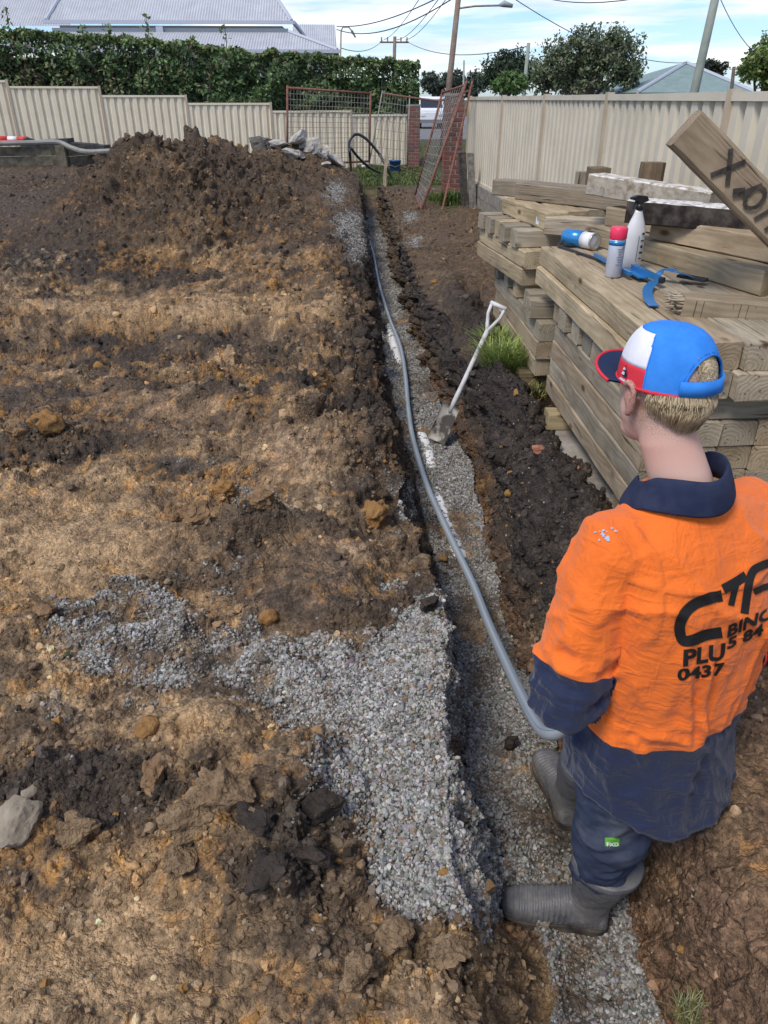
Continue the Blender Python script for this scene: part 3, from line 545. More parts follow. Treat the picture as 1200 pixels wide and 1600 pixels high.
tree_px('dark_tree', 'dark spreading tree left of the large round tree', 62, [(785, 105, 30, 22), (805, 98, 26, 20), (775, 120, 22, 20), (825, 112, 18, 22), (800, 125, 30, 18), (760, 128, 10, 12)], 12000, .13, (.04, .06, .03), .25, seed=5)
tree_px('young_tree', 'small bright green tree in front of the dark spreading tree', 30, [(795, 128, 20, 14), (782, 134, 14, 12), (810, 134, 14, 14), (797, 118, 10, 8)], 6000, .075, (.11, .18, .055), .07, seed=7)
for i, lst in enumerate([[(672, 128, 16, 16), (684, 136, 14, 14)], [(706, 126, 18, 16), (718, 136, 18, 14)], [(742, 130, 16, 18), (734, 142, 14, 10)]]):
    tree_px('far_tree', ['distant hazy tree just right of the hedge end', 'distant hazy tree directly behind the street light pole', 'distant hazy tree left of the dark spreading tree'][i], 95, lst, 5000, .2, (.07, .09, .065), .25, 'distant street trees', 11+i)
tree_px('feathery_tree', 'light green feathery tree cut by the right edge of the picture', 19, [(1190, 100, 30, 26), (1215, 85, 34, 32), (1172, 112, 18, 16), (1210, 115, 30, 24)], 12000, .05, (.15, .20, .055), .08, seed=17, gap=.15)
tree_px('sparse_tree', 'small sparse dark tree behind the green roofed house', 58, [(1105, 102, 14, 9), (1120, 106, 16, 10), (1090, 108, 12, 8), (1112, 116, 18, 8)], 3200, .12, (.03, .04, .022), .10, seed=19, gap=.1)
# ---- house with corrugated roofs
m_roof = vary('corrugated_steel', (.46, .47, .49), (.53, .54, .56), 2, .5, 0, .5, .25, obj=False)
m_trim = mat('painted_trim', (.42, .44, .50), .6); m_wall = mat('house_wall', (.55, .55, .56), .8); m_glass = mat('window_glass', (.03, .035, .045), .08, 0, .6)
def corrugated(name, quad, parent, pitch=.11, amp=.016, m=None):
    """roof plane a-b along the eave, d-c along the ridge, corrugations running up the slope"""
    a, b_, c, d = [np.array(q, float) for q in quad]; n = int(np.linalg.norm(b_-a)/pitch)*4+1; nrm = np.cross(b_-a, d-a); nrm /= np.linalg.norm(nrm); nrm *= np.sign(nrm[2] or 1)
    # the waves keep their spacing up the slope; the sheet is cut off at the hips
    ex = (b_-a)/np.linalg.norm(b_-a); W = np.linalg.norm(b_-a); sd = float((d-a)@ex); sc = float((c-a)@ex); hv = (d-a)-ex*sd
    V = []; Fs = []
    for i in range(n):
        s = W*i/(n-1); tmax = 1.0
        if s < sd: tmax = s/sd if sd > 1e-6 else 1
        if s > sc: tmax = (W-s)/(W-sc) if W-sc > 1e-6 else 1
        off = nrm*amp*math.sin(i*math.pi/2)
        V += [a+ex*s+off, a+ex*s+hv*tmax+off]
    Fs = [(2*i, 2*i+2, 2*i+3, 2*i+1) for i in range(n-1)]
    me = bpy.data.meshes.new(name); me.from_pydata([tuple(v) for v in V], [], Fs); me.update(); return link(name, me, m or m_roof, parent)
house = empty('weatherboard_house', (-7, 40, 0)); tag(house, 'pale house with broad corrugated steel hip roofs rising over the hedge', 'house')
def hp(px, py, Y): q = aty(px, py, Y); return (q[0]+7, q[1]-40, q[2])
eL, eR = hp(72, 33, 36), hp(455, 31, 36); ez = eL[2]
rl = hp(150, -42, 41); rr = hp(372, -42, 41)
corrugated('main_roof', [(eL[0], -4, ez), (eR[0], -4, ez), (rr[0]+.2, 1.5, ez+3.4), (rl[0], 1.5, ez+3.4)], house)
corrugated('main_roof', [(eR[0]+.02, -4, ez), (eR[0]+.02, 7, ez), (rr[0]+.2, 2.5, ez+3.4), (rr[0]+.2, 1.5, ez+3.4)], house)
v0, v1 = hp(-60, 82, 34), hp(527, 79, 34); vt = hp(447, 50, 35.6); vtl = hp(-40, 50, 35.6)
corrugated('verandah_roof', [(v0[0], -6, v1[2]), (v1[0], -6, v1[2]), (vt[0]+.1, -4.15, vt[2]), (vtl[0], -4.15, vt[2])], house)
corrugated('verandah_roof', [(v1[0]+.02, -6, v1[2]), (v1[0]+.02, 6, v1[2]), (vt[0]+.12, 4, vt[2]), (vt[0]+.12, -4.15, vt[2])], house)
lw0, lw1 = hp(-80, 30, 40), hp(66, 32, 40); corrugated('wing_roof', [(lw0[0], -1, ez+.05), (lw1[0]+1.5, -1, ez+.05), (lw1[0]+2.5, 4, ez+3.2), (lw0[0]+2, 4, ez+3.2)], house)
rw0, rw1 = hp(455, 74, 46), hp(526, 74, 46); corrugated('wing_roof', [(rw0[0], 6, rw0[2]), (rw1[0], 6, rw0[2]), (rw1[0]-.1, 8.5, hp(525, 37, 48)[2]), (rw0[0], 8.5, hp(525, 37, 48)[2])], house)
def part(name, c, d, m, par=house): b = MB(); b.box(c, d); return b.build(name, m, par)
part('gutter', ((eL[0]+eR[0])/2, -4.06, ez-.02), (eR[0]-eL[0]+.2, .12, .12), m_trim); part('fascia', ((eL[0]+eR[0])/2, -3.9, ez-.33), (eR[0]-eL[0]-.3, .06, .22), m_wall)
part('gutter', ((v0[0]+v1[0])/2, -6.07, v1[2]-.03), (v1[0]-v0[0]+.2, .12, .12), m_trim); part('gutter', (eR[0]+.1, 1.5, ez-.02), (.12, 11.2, .12), m_trim)
part('wall', ((eL[0]+eR[0])/2, 1.5, (ez-.12)/2), (eR[0]-eL[0]-.8, 10.4, ez-.12), m_wall); part('wall', ((rw0[0]+rw1[0])/2, 8.6, rw0[2]/2), (rw1[0]-rw0[0]-.2, 4.6, rw0[2]-.1), m_wall)
part('downpipe_head', (hp(250, 46, 36)[0], -4.05, ez-.32), (.28, .14, .3), m_trim)
for t_ in np.linspace(v0[0]+.3, v1[0]-.3, 6): part('verandah_post', (t_, -5.8, v1[2]/2-.05), (.12, .12, v1[2]-.1), m_wall)
# hip cappings
def cap_tube(a, b_, par, r=.07, m=m_trim): k = MB(); k.tube([a, b_], r, 6); k.build('hip_capping', m, par)
cap_tube((eR[0], -4, ez+.04), (rr[0]+.2, 1.5, ez+3.44), house); cap_tube((eL[0], -4, ez+.04), (rl[0], 1.5, ez+3.44), house); cap_tube((v1[0], -6, v1[2]+.03), (vt[0]+.1, -4.15, vt[2]+.03), house)
# green roofed house
gh = empty('green_roofed_house', (14, 42, 0)); tag(gh, 'far house with a faded green hip roof beyond the long steel fence', 'house')
m_groof = vary('faded_green_roof', (.17, .24, .23), (.22, .29, .27), 3, .6, 0)
def gp_(px, py, Y): q = aty(px, py, Y); return (q[0]-14, q[1]-42, q[2])
e0, e1, pk_ = gp_(985, 145, 40), gp_(1165, 139, 40), gp_(1072, 99, 44)
k = MB(); zE = e0[2]; ap = Vector((pk_[0], 2, pk_[2])); k.add([(e0[0], -3, zE), (e1[0], -3, zE), (e1[0], 7, zE), (e0[0], 7, zE), ap, (ap.x, 3, ap.z)], [(0, 1, 4), (1, 2, 5, 4), (2, 3, 5), (3, 0, 4, 5)]); k.build('roof', m_groof, gh)
k = MB(); k.box(((e0[0]+e1[0])/2, 2, zE/2), (e1[0]-e0[0]-.8, 9, zE-.05)); k.build('wall', m_wall, gh)
cap_tube((e0[0], -3, zE+.03), (ap.x, 2, ap.z+.03), gh, .09, m_trim); cap_tube((e1[0], -3, zE+.03), (ap.x, 2, ap.z+.03), gh, .09, m_trim)
# ---- poles and wires
m_pole = vary('timber_pole', (.16, .115, .085), (.24, .18, .14), 6, .9, .4); m_gpole = vary('grey_pole', (.21, .24, .20), (.28, .30, .26), 5, .8, .2); m_wire = mat('wire', (.05, .05, .055), .6)
def pole(name, label, px0, py0, px1, py1, Y, r, m, extra=0.0):
    """px0 = low visible point, px1 = high one"""
    a = aty(px0, py0, Y); c = aty(px1, py1, Y); d = (c-a)/(c[2]-a[2]); base = a-d*(a[2]+.3); top = c+d*extra
    root = empty(name, tuple(base)); tag(root, label, 'pole'); k = MB(); k.tube([(0, 0, 0), tuple((top-base)*.5), tuple(top-base)], [r*1.15, r, r*.85], 10); k.build('shaft', m, root, True); return root, top-base, base
r_, tp, bs = pole('street_light_pole', 'tall timber street light pole behind the brick gate pillars', 701, 140, 716, 0, 27, .095, m_pole, .25)
k = MB(); q = np.array(aty(716, 13, 27))-bs; k.tube([tuple(q), tuple(q+np.array([.5, -.1, .05])), tuple(q+np.array([1.25, -.2, .06]))], .03, 6); k.build('arm', m_galv, r_)
k = MB(); k.tube([tuple(q+np.array([1.2, -.2, .06])), tuple(q+np.array([1.35, -.22, .10])), tuple(q+np.array([1.62, -.24, .04]))], [.03, .09, .05], 8); k.build('lamp_head', mat('lamp_grey', (.3, .31, .32), .5), r_, True)
pole('power_pole', 'slim grey pole leaning above the right end of the steel fence', 1088, 130, 1117, 0, 15, .075, m_gpole, 1.2)
r_, tp, bs = pole('power_pole', 'distant power pole with a cross arm over the hedge end', 616, 95, 617, 57, 72, .16, m_pole)
k = MB(); k.tube([(tp[0]-1.25, 0, tp[2]-.4), (tp[0]+1.15, 0, tp[2]-.4)], .07, 6); k.build('cross_arm', m_pole, r_)
for dx in (-1.1, -.6, .5, 1.0): k = MB(); k.tube([(tp[0]+dx, 0, tp[2]-.36), (tp[0]+dx, 0, tp[2]-.05)], .06, 6); k.build('insulator', m_galv, r_)
pole('power_pole', 'grey pole between the dark tree and the large round tree', 819, 140, 826, 67, 36, .085, m_gpole)
pole('power_pole', 'thin distant pole just right of the street light pole', 724, 145, 725, 94, 60, .07, m_gpole)
r_, tp, bs = pole('street_lamp', 'white curved street lamp beside the corrugated roof', 532, 90, 533, 48, 46, .045, m_galv)
k = MB(); k.tube([tuple(tp), tuple(tp+np.array([.1, 0, .16])), tuple(tp+np.array([.4, 0, .16])), tuple(tp+np.array([.6, 0, -.05]))], .035, 6); k.build('arm', m_galv, r_); k = MB(); k.tube([tuple(tp+np.array([.55, 0, 0])), tuple(tp+np.array([.75, 0, -.3]))], [.07, .05], 6); k.build('lamp_head', m_galv, r_)
pole('fence_stake', 'dark stub post above the fence beside the feathery tree', 1143, 140, 1147, 104, 15, .035, m_bark)
def wire(label, a, c, sag, r=.012):
    a, c = np.array(a), np.array(c); p = [a+(c-a)*t_-np.array([0, 0, sag*4*t_*(1-t_)]) for t_ in np.linspace(0, 1, 14)]; k = MB(); k.tube(p, r, 4, False); tag(k.build('power_line', m_wire), label, 'wire', 'overhead power lines')
xa = np.array(aty(617, 63, 72))
wire('upper power line from the roof corner to the street light pole', aty(526, 41, 46), aty(712, -18, 27), .3, .02); wire('lower power line from the roof corner to the street light pole', aty(526, 46, 46), aty(713, -6, 27), .5, .02)
wire('left steep power line rising from the far cross arm', aty(600, 62, 72), aty(690, -60, 30), .4, .02); wire('right steep power line rising from the far cross arm', aty(634, 62, 72), aty(730, -50, 27), .4, .02); wire('middle steep power line rising from the far cross arm', aty(620, 62, 72), aty(712, -40, 27), .4, .02)
wire('power line from the far cross arm behind the trees', aty(634, 64, 72), aty(826, 72, 36), .6, .02); wire('power line sloping down across the sky to the green roof', aty(780, -18, 27), aty(1074, 98, 42), .55, .014)
wire('sagging power line along the top of the sky', aty(800, -22, 27), aty(1108, -30, 15), .36, .01); wire('power line dropping to the feathery tree at the right', aty(1117, -22, 15), aty(1215, 100, 19), .25, .008); wire('short power line left of the far cross arm', aty(533, 75, 46), aty(598, 63, 72), .4, .02)
# ---- street beyond the gate
m_asph = vary('asphalt', (.14, .14, .14), (.20, .20, .195), 6, .9, .3, obj=False)
k = MB(); k.box((8, 190, .03), (10, 300, .06)); tag(k.build('road', m_asph), 'pale asphalt street seen through the gateway', 'road', kind='structure')
car = empty('white_van', (5.1, 56, .05)); tag(car, 'small white van parked on the street beyond the gateway', 'van')
m_carw = mat('white_paint', (.75, .76, .78), .25, 0, .5); m_tyre = mat('tyre_rubber', (.02, .02, .02), .8)
prof = [(-1.9, .35), (-1.9, 1.0), (-1.2, 1.15), (-.8, 1.75), (-.6, 1.85), (1.75, 1.85), (1.9, 1.7), (1.9, .35)]
k = MB(); nP = len(prof); vs_ = [(s*.82, y, z) for s in (-1, 1) for y, z in prof]; k.add(vs_, [tuple(range(nP-1, -1, -1)), tuple(range(nP, 2*nP))]+[(i, (i+1) % nP, nP+(i+1) % nP, nP+i) for i in range(nP)]); o = k.build('body', m_carw, car)
bm = bmesh.new(); bm.from_mesh(o.data); bmesh.ops.bevel(bm, geom=bm.edges[:], offset=.06, segments=2, affect='EDGES'); bm.to_mesh(o.data); bm.free()
k = MB(); k.box((0, -1.03, 1.46), (1.4, .03, .55), Matrix.Rotation(R(-34), 3, 'X')); k.build('windscreen', m_glass, car)
for s in (-1, 1):
    for (y0, y1) in ((-.75, .1), (.2, 1.0)): k = MB(); k.box((s*.825, (y0+y1)/2, 1.45), (.02, y1-y0, .45)); k.build('window', m_glass, car)
    k = MB(); k.box((s*.6, -1.91, .82), (.28, .04, .16)); k.build('headlight', m_white, car)
    for y in (-1.2, 1.2):
        k = MB(); k.lathe([(.12, -.1), (.31, -.1), (.33, -.05), (.33, .05), (.31, .1), (.12, .1)], 16, Matrix.Translation((s*.74, y, .33)) @ Matrix.Rotation(R(90), 4, 'Y')); k.build('wheel', m_tyre, car)
k = MB(); k.box((0, -1.93, .45), (1.6, .06, .2)); k.build('bumper', mat('grey_bumper', (.2, .2, .21), .6), car)
# ---- brick gate pillars
m_bricks = [vary('brick_%s' % n_, c_, tuple(x*1.35 for x in c_), 18, .85, .4) for n_, c_ in (('red', (.17, .065, .048)), ('plum', (.12, .06, .052)), ('brown', (.15, .085, .06)))]
m_mort = vary('mortar', (.22, .20, .18), (.28, .26, .24), 20, .95, .3)
bmk = bmesh.new(); bmesh.ops.create_cube(bmk, size=1); bmesh.ops.scale(bmk, vec=(.225, .108, .074), verts=bmk.verts); bmesh.ops.bevel(bmk, geom=bmk.edges[:], offset=.005, segments=1, affect='EDGES')
brick_me = []
for mm in m_bricks: me_ = bpy.data.meshes.new('brick'); bmk.to_mesh(me_); me_.materials.append(mm); brick_me.append(me_)
def pillar(label, x, y, z0, h, w=.345):
    root = empty('brick_pillar', (x, y, z0)); tag(root, label, 'pillar'); k = MB(); k.box((0, 0, h/2), (w-.012, w-.012, h)); k.build('mortar_core', m_mort, root); n = int(h/.086)
    for c_ in range(n):
        z = .045+c_*.086
        for s in range(4):
            a = s*math.pi/2; off = w/2-.108/2+.001; along = (.225/2-w/2) if c_ % 2 else (w/2-.225/2)
            o = bpy.data.objects.new('brick', brick_me[random.choice((0, 0, 1, 2))]); COL.objects.link(o); o.parent = root
            v = Matrix.Rotation(a, 3, 'Z') @ Vector((along, -off, z)); o.location = v; o.rotation_euler = (0, random.uniform(-.01, .01), a)
    k = MB(); k.box((0, 0, h+.02), (w+.03, w+.03, .045)); k.build('capping', m_mort, root); return root
qL = aty(647, 165, 23.4); pillar('far red brick gate pillar beside the hedge end', qL[0], 23.5, 0, 1.58)
qR = aty(705, 145, 16.9); pillar('near red brick gate pillar at the end of the steel fence', qR[0]+.06, 16.85, -.03, 1.84, .36)
# ---- mesh gates of rusty tube and wire
def mesh_gate(name, label, c00, c10, c11, c01, nx, nz, r=.029, m=m_rust, mw=m_galv, rails=True):
    """corners: bottom a, bottom b, top b, top a (world points)"""
    c00, c10, c11, c01 = [np.array(c, float) for c in (c00, c10, c11, c01)]; root = empty(name, tuple(c00)); tag(root, label, 'gate')
    def P_(u, v): return tuple((c00*(1-u)+c10*u)*(1-v)+(c01*(1-u)+c11*u)*v-c00)
    for a, c, nm in (((0, 0), (0, 1.03), 'upright'), ((1, 0), (1, 1.03), 'upright'), ((0, 1), (1, 1), 'top_rail'), ((0, 0), (1, 0), 'bottom_rail')): k = MB(); k.tube([P_(*a), P_(*c)], r, 8); k.build(nm, m, root, True)
    k = MB()
    for i in range(1, nx): k.tube([P_(i/nx, 0), P_(i/nx, 1)], .006, 4, False)
    for i in range(1, nz): k.tube([P_(0, i/nz), P_(1, i/nz)], .006, 4, False)
    k.build('wire_mesh', mw, root); return root
Y = 22.6; g = lambda px, py, Y: aty(px, py, Y)
mesh_gate('mesh_gate', 'upright rusty framed mesh gate in front of the hedge', g(449, 258, 22.3), g(577, 252, 22.6), g(579, 146, 22.6), g(449, 137, 22.3), 26, 14)
mesh_gate('mesh_gate', 'twisted wire mesh gate left of the far brick pillar', g(577, 256, 22.3), g(636, 262, 22.0), g(640, 152, 22.0), g(597, 145, 22.3), 10, 8, .016, m_galv)
mesh_gate('mesh_gate', 'rusty mesh gate leaning on the near brick pillar', atz(649, 306, 0), atz(659, 328, 0), g(727, 133, 15.4), g(691, 145, 16.4), 10, 14, .022)
k = MB(); k.tube([g(599, 146, 21.9), g(640, 152, 20.4), g(687, 158, 16.6), g(733, 142, 15.7)], .02, 8); tag(k.build('gate_rail', m_rust), 'rusty tube rail strung between the two gate frames', 'rail')
k = MB(); a_ = atz(691, 328, 0); k.tube([a_, (a_+g(738, 127, 15.5))/2, g(738, 127, 15.5)], .021, 8); tag(k.build('steel_prop', m_rust), 'long rusty tube propped against the end of the steel fence', 'tube')
k = MB(); k.tube([atz(618, 262, .06), atz(690, 282, .05)], .02, 6); tag(k.build('steel_tube', m_rust), 'rusty tube lying on the grass below the gateway', 'tube')
# posts by the fence
m_old = vary('old_grey_timber', (.13, .12, .10), (.27, .25, .21), 14, .95, .7)
def stump(label, px, pyb, pyt, w, m=m_old, lean=0):
    b0 = atz(px, pyb, 0); t_ = aty(px-1.5*(pyt-pyb)*-.04+lean, pyt, b0[1]); h = t_[2]; k = MB()
    n_ = 5; vs_ = []
    for i in range(n_):
        z = -.15+(h+.15)*i/(n_-1)
        for a, c in ((-1, -1), (1, -1), (1, 1), (-1, 1)): vs_.append((a*w/2+random.uniform(-.006, .006)+(t_[0]-b0[0])*i/(n_-1), c*w/2+random.uniform(-.006, .006), z+(random.uniform(-.02, .02) if i == n_-1 else 0)))
    fs_ = [(i*4+j, i*4+(j+1) % 4, i*4+4+(j+1) % 4, i*4+4+j) for i in range(n_-1) for j in range(4)]+[(3, 2, 1, 0), tuple(4*(n_-1)+j for j in range(4))]
    k.add(vs_, fs_); o = k.build('timber_post', m, None); o.location = tuple(b0); tag(o, label, 'post'); return o
stump('dark weathered post in front of the near brick pillar', 727, 320, 238, .13, vary('dark_timber', (.05, .045, .04), (.12, .11, .095), 14, .95, .6)); stump('pale weathered post at the end of the steel fence', 740, 325, 240, .12); stump('slim weathered post beside the fence plinth', 772, 330, 251, .10)
o = stump('pale timber stake leaning at the trench end', 600, 291, 246, .07, vary('raw_timber', (.33, .26, .18), (.42, .34, .25), 12, .9, .4), 6)
# blue bucket, white pipe end, black hose
b0 = atz(617, 271, 0); bk = empty('blue_bucket', tuple(b0)); tag(bk, 'blue plastic bucket standing on the grass by the far pillar', 'bucket'); m_blue = mat('blue_plastic', (.03, .085, .19), .4, 0, .5)
k = MB(); k.lathe([(.11, 0), (.125, .02), (.155, .30), (.165, .30), (.165, .325), (.148, .325), (.118, .04), (.0, .04)], 24); k.build('shell', m_blue, bk, True)
k = MB(); k.tube([(-.165, 0, .3), (-.15, -.1, .22), (0, -.17, .17), (.15, -.1, .22), (.165, 0, .3)], .006, 6); k.build('handle', m_galv, bk)
b0 = atz(568, 264, 0); k = MB(); k.lathe([(.055, -.05), (.055, .1), (.045, .1), (.045, -.05)], 16); o = k.build('pipe_end', m_white, None, True); o.location = tuple(b0); tag(o, 'short white pipe end sticking up at the trench end', 'pipe')
hose = [atz(549, 277, -.1), g(547, 245, 19.6), g(546, 222, 19.8), g(556, 210, 19.9), g(572, 217, 19.9), g(592, 240, 19.9), g(604, 262, 19.8), atz(608, 272, .03), atz(600, 272, .03), g(578, 262, 20.4), g(560, 246, 20.2), g(548, 231, 20.0)]
k = MB(); k.tube(smooth_curve(hose, 6), .032, 8); tag(k.build('poly_hose', m_black, None, True), 'black hose looping up out of the trench end', 'hose')
# left: timber edging, conduit, marker pole, reel, dark slabs
def gz(px, py, Y): return g(px, py, Y)
m_edge = vary('damp_edging', (.075, .065, .045), (.16, .14, .10), 9, .95, .6); lroot = empty('timber_edging', (-8, 20, .3)); tag(lroot, 'low weathered timber retaining edge at the far left', 'retaining edge')
e_a, e_b, e_c = g(-130, 222, 19.4), g(98, 224, 20.0), g(170, 226, 21.6)
def beam(p, q, w, h, nm, m, par, off=(0, 0, 0)):
    p, q = Vector(p), Vector(q); d = q-p; k = MB(); k.box((0, 0, 0), (d.length, w, h)); o = k.build(nm, m, par); o.rotation_euler = (0, -math.asin(d.z/d.length), math.atan2(d.y, d.x)); o.location = (p+q)/2-Vector(off); return o
zt = e_b[2]-.06; 
for j in range(3): beam((e_a[0], e_a[1], zt-.10-.21*j), (e_b[0], e_b[1], zt-.10-.21*j), .08, .2, 'sleeper', m_edge, lroot, (-8, 20, .3)); beam((e_b[0]+.06, e_b[1]+.02, zt-.12-.21*j), (e_c[0], e_c[1], zt-.14-.21*j), .08, .2, 'sleeper', m_edge, lroot, (-8, 20, .3))
k = MB(); k.box((e_b[0]+8-.05, e_b[1]-20-.09, zt-.3-.3), (.22, .1, .66)); k.build('post', m_edge, lroot)
k = MB(); k.tube(smooth_curve([g(-130, 226, 19.3), g(0, 224, 19.6), g(50, 223, 19.8), g(90, 222, 19.9), g(112, 231, 19.8), g(135, 237, 19.6), g(172, 236, 19.6)], 5), .055, 8); tag(k.build('grey_conduit', vary('grey_pvc', (.20, .195, .175), (.28, .27, .245), 5, .6)), 'grey flexible conduit draped over the timber edging', 'conduit')
mp_ = empty('marker_pole', tuple(g(-60, 216, 20.6))); tag(mp_, 'red and white barrier pole lying behind the timber edging', 'pole'); m_red = mat('red_plastic', (.55, .05, .035), .5)
p0, p1 = np.array(g(-60, 216, 20.6)), np.array(g(44, 218, 20.6)); 
for i, (a_, c_) in enumerate(((0, .3), (.3, .42), (.42, .70), (.70, .84), (.84, 1))): k = MB(); k.tube([tuple((p1-p0)*a_), tuple((p1-p0)*c_)], .068, 10); k.build('band', m_white if i % 2 else m_red, mp_, True)
k = MB(); k.tube([tuple(g(-60, 222, 20.5)-p0), tuple(g(30, 223, 20.5)-p0)], .06, 10); k.build('band', m_red, mp_, True)
rl_ = empty('cable_reel', tuple(g(48, 230, 20.3))); tag(rl_, 'black ribbed reel at the end of the red and white pole', 'reel'); k = MB()
for s in (-.09, .09): k.lathe([(.05, s-.015), (.19, s-.015), (.2, s), (.19, s+.015), (.05, s+.015)], 18, Matrix.Rotation(R(80), 4, 'X') @ Matrix.Translation((0, 0, 0)))
k.build('flange', m_black, rl_); k = MB(); k.lathe([(.13, -.09), (.13, .09)], 18, Matrix.Rotation(R(80), 4, 'X')); k.build('drum', m_black, rl_)
m_slab = vary('dark_slab', (.03, .03, .032), (.06, .06, .06), 8, .8, .3)
for i, (a_, c_, lb) in enumerate((((66, 218), (110, 216), 'raised dark slab behind the timber edging'), ((108, 222), (150, 225), 'left dark slab leaning behind the conduit'), ((150, 226), (166, 227), 'right dark slab at the end of the edging'))):
    o = beam(g(*a_, 20.9), g(*c_, 20.9), .5, .2, 'dark_slab', m_slab, None); o.location.z -= .1; tag(o, lb, 'slab')
# rubble
m_rub = vary('broken_concrete', (.26, .24, .21), (.46, .43, .38), 7, .95, .8, lo=.3, hi=.7); m_rubd = vary('dark_rubble', (.07, .06, .055), (.13, .12, .10), 7, .95, .8)
def chunk(name, loc, size, m, seed, flat=.6, rot=None, label=None, cat='rubble', group=None, sub=3, jag=.25, angular=True):
    bm = bmesh.new(); bmesh.ops.create_icosphere(bm, subdivisions=sub, radius=1.0); V = np.array([v.co for v in bm.verts]); rg = np.random.default_rng(seed)
    if angular:     # cut by random planes
        for i in range(11):
            nrm = rg.normal(size=3); nrm /= np.linalg.norm(nrm); d_ = rg.uniform(.45, .8); ex = np.maximum(V@nrm-d_, 0); V = V-ex[:, None]*nrm
    n_ = fbm(V+seed*1.7, 1.6, 3, seed)[:, None]; V = V*(1+jag*n_)+.04*np.stack([fbm(V+seed, 5, 2, seed+i) for i in range(3)], 1); V = V*np.array([1, .8, flat])*size
    for v, c_ in zip(bm.verts, V): v.co = c_
    me = bpy.data.meshes.new(name); bm.to_mesh(me); bm.free(); o = link(name, me, m, smooth=not angular); o.location = loc; o.rotation_euler = rot or tuple(rg.uniform(-.5, .5, 2))+(rg.uniform(0, 6.28),)
    if label: tag(o, label, cat, group)
    return o
rubs = [(404, 226, .30, 1, 'dark upright slab at the left end of the rubble heap'), (420, 222, .26, 1, 'dark broken slab second from the left in the rubble heap'), (440, 226, .30, 0, 'grey concrete lump in the left part of the rubble heap'), (466, 218, .36, 0, 'largest pale concrete slab on top of the rubble heap'), (483, 228, .40, 0, 'long pale concrete slab sloping down the rubble heap'), (452, 236, .26, 0, 'pale concrete block at the front of the rubble heap'), (500, 240, .30, 0, 'grey concrete piece right of the long slab'), (508, 230, .16, 0, 'small concrete piece perched at the right of the heap'), (524, 250, .27, 0, 'grey concrete lump at the right foot of the heap'), (508, 254, .18, 0, 'small pale lump below the right end of the heap'), (470, 240, .2, 0, 'flat pale fragment in the middle of the heap')]
for i, (px, py, s, dk, lb) in enumerate(rubs):
    p_ = on_ray(px, py+6); 
    if p_[1] > 19.5 or p_[1] < 12: p_ = aty(px, py+6, 16.6)
    s_ = s*.9
    chunk('concrete_rubble', tuple(p_+np.array([0, 0, s_*.22])), s_, m_rubd if dk else m_rub, 300+i, .42 if i not in (0,) else .8, label=lb, group='broken concrete on the spoil heap')
# lumps of soil and stones that can be told apart
m_ochre = vary('ochre_clay', (.20, .095, .025), (.33, .19, .075), 11, .95, 1.0, lo=.3, hi=.7, dist=.02); m_ochre2 = vary('dull_clay', (.15, .09, .045), (.26, .16, .085), 11, .95, 1.0, lo=.3, hi=.7, dist=.02); m_dkclod = vary('dark_clod', (.025, .02, .016), (.06, .045, .035), 14, .95, 1.0, dist=.02); m_gstone = vary('grey_stone', (.15, .122, .09), (.30, .255, .19), 9, .9, .7, dist=.01); m_tclod = vary('tan_clod', (.17, .11, .06), (.38, .26, .15), 22, .95, 1.0, dist=.03, lo=.3, hi=.7)
CL = [(583, 812, .078, m_ochre, 'large orange clay lump near the middle of the trench edge'), (351, 770, .062, m_ochre, 'orange clay lump topping the gravelly mound'), (268, 808, .055, m_ochre2, 'dull orange clay lump left of the gravelly mound'), (308, 815, .07, m_ochre2, 'wide clay lump at the front of the gravelly mound'), (408, 790, .05, m_ochre2, 'small clay lump at the right of the gravelly mound'), (72, 668, .085, m_ochre, 'flat orange clay lump at the far left'), (28, 690, .07, m_ochre2, 'tan clay lump left of the flat orange lump'), (420, 972, .042, m_ochre, 'small orange clay lump above the gravel patch'), (70, 965, .04, m_ochre2, 'rounded clay lump left of the gravel patch'), (30, 1298, .085, m_gstone, 'grey stone at the left edge of the picture'), (48, 1248, .035, m_gstone, 'small stone above the grey stone at the left edge'), (672, 955, .05, m_dkclod, 'dark wet clod half buried in the top of the gravel heap'), (690, 876, .035, m_ochre, 'rusty clay lump on the trench floor beside the pipe'), (692, 895, .03, m_gstone, 'round grey stone below the rusty lump on the trench floor'), (350, 1270, .085, m_tclod, 'big tan clod in the cluster at lower left'), (300, 1310, .08, m_tclod, 'broad tan clod at the bottom of the lower left cluster'), (290, 1360, .055, m_tclod, 'tan clod below the lower left cluster'), (240, 1230, .055, m_ochre2, 'tan clod left of the lower left cluster'), (120, 1320, .06, m_tclod, 'brown clod right of the grey stone'), (760, 1395, .028, m_ochre2, 'small clay lump at the toe of the near boot'), (230, 1145, .04, m_ochre, 'orange lump in the smooth patch below the gravel'), (480, 1350, .05, m_dkclod, 'black clod in front of the dark bank'), (420, 1390, .055, m_dkclod, 'black clod at the left of the dark bank'), (400, 1300, .05, m_dkclod, 'black clod on top of the dark bank'), (500, 1280, .055, m_dkclod, 'black clod at the right shoulder of the dark bank'), (800, 1170, .035, m_dkclod, 'dark muddy clod on the trench floor by the rear boot'), (620, 1480, .04, m_tclod, 'tan clod beside the bottom of the gravel heap'), (700, 1510, .05, m_tclod, 'tan clod at the near left edge of the trench'), (560, 1540, .045, m_tclod, 'tan clod in the lumpy ground at the bottom'), (110, 1010, .03, m_gstone, 'small stone left of the gravel patch')]
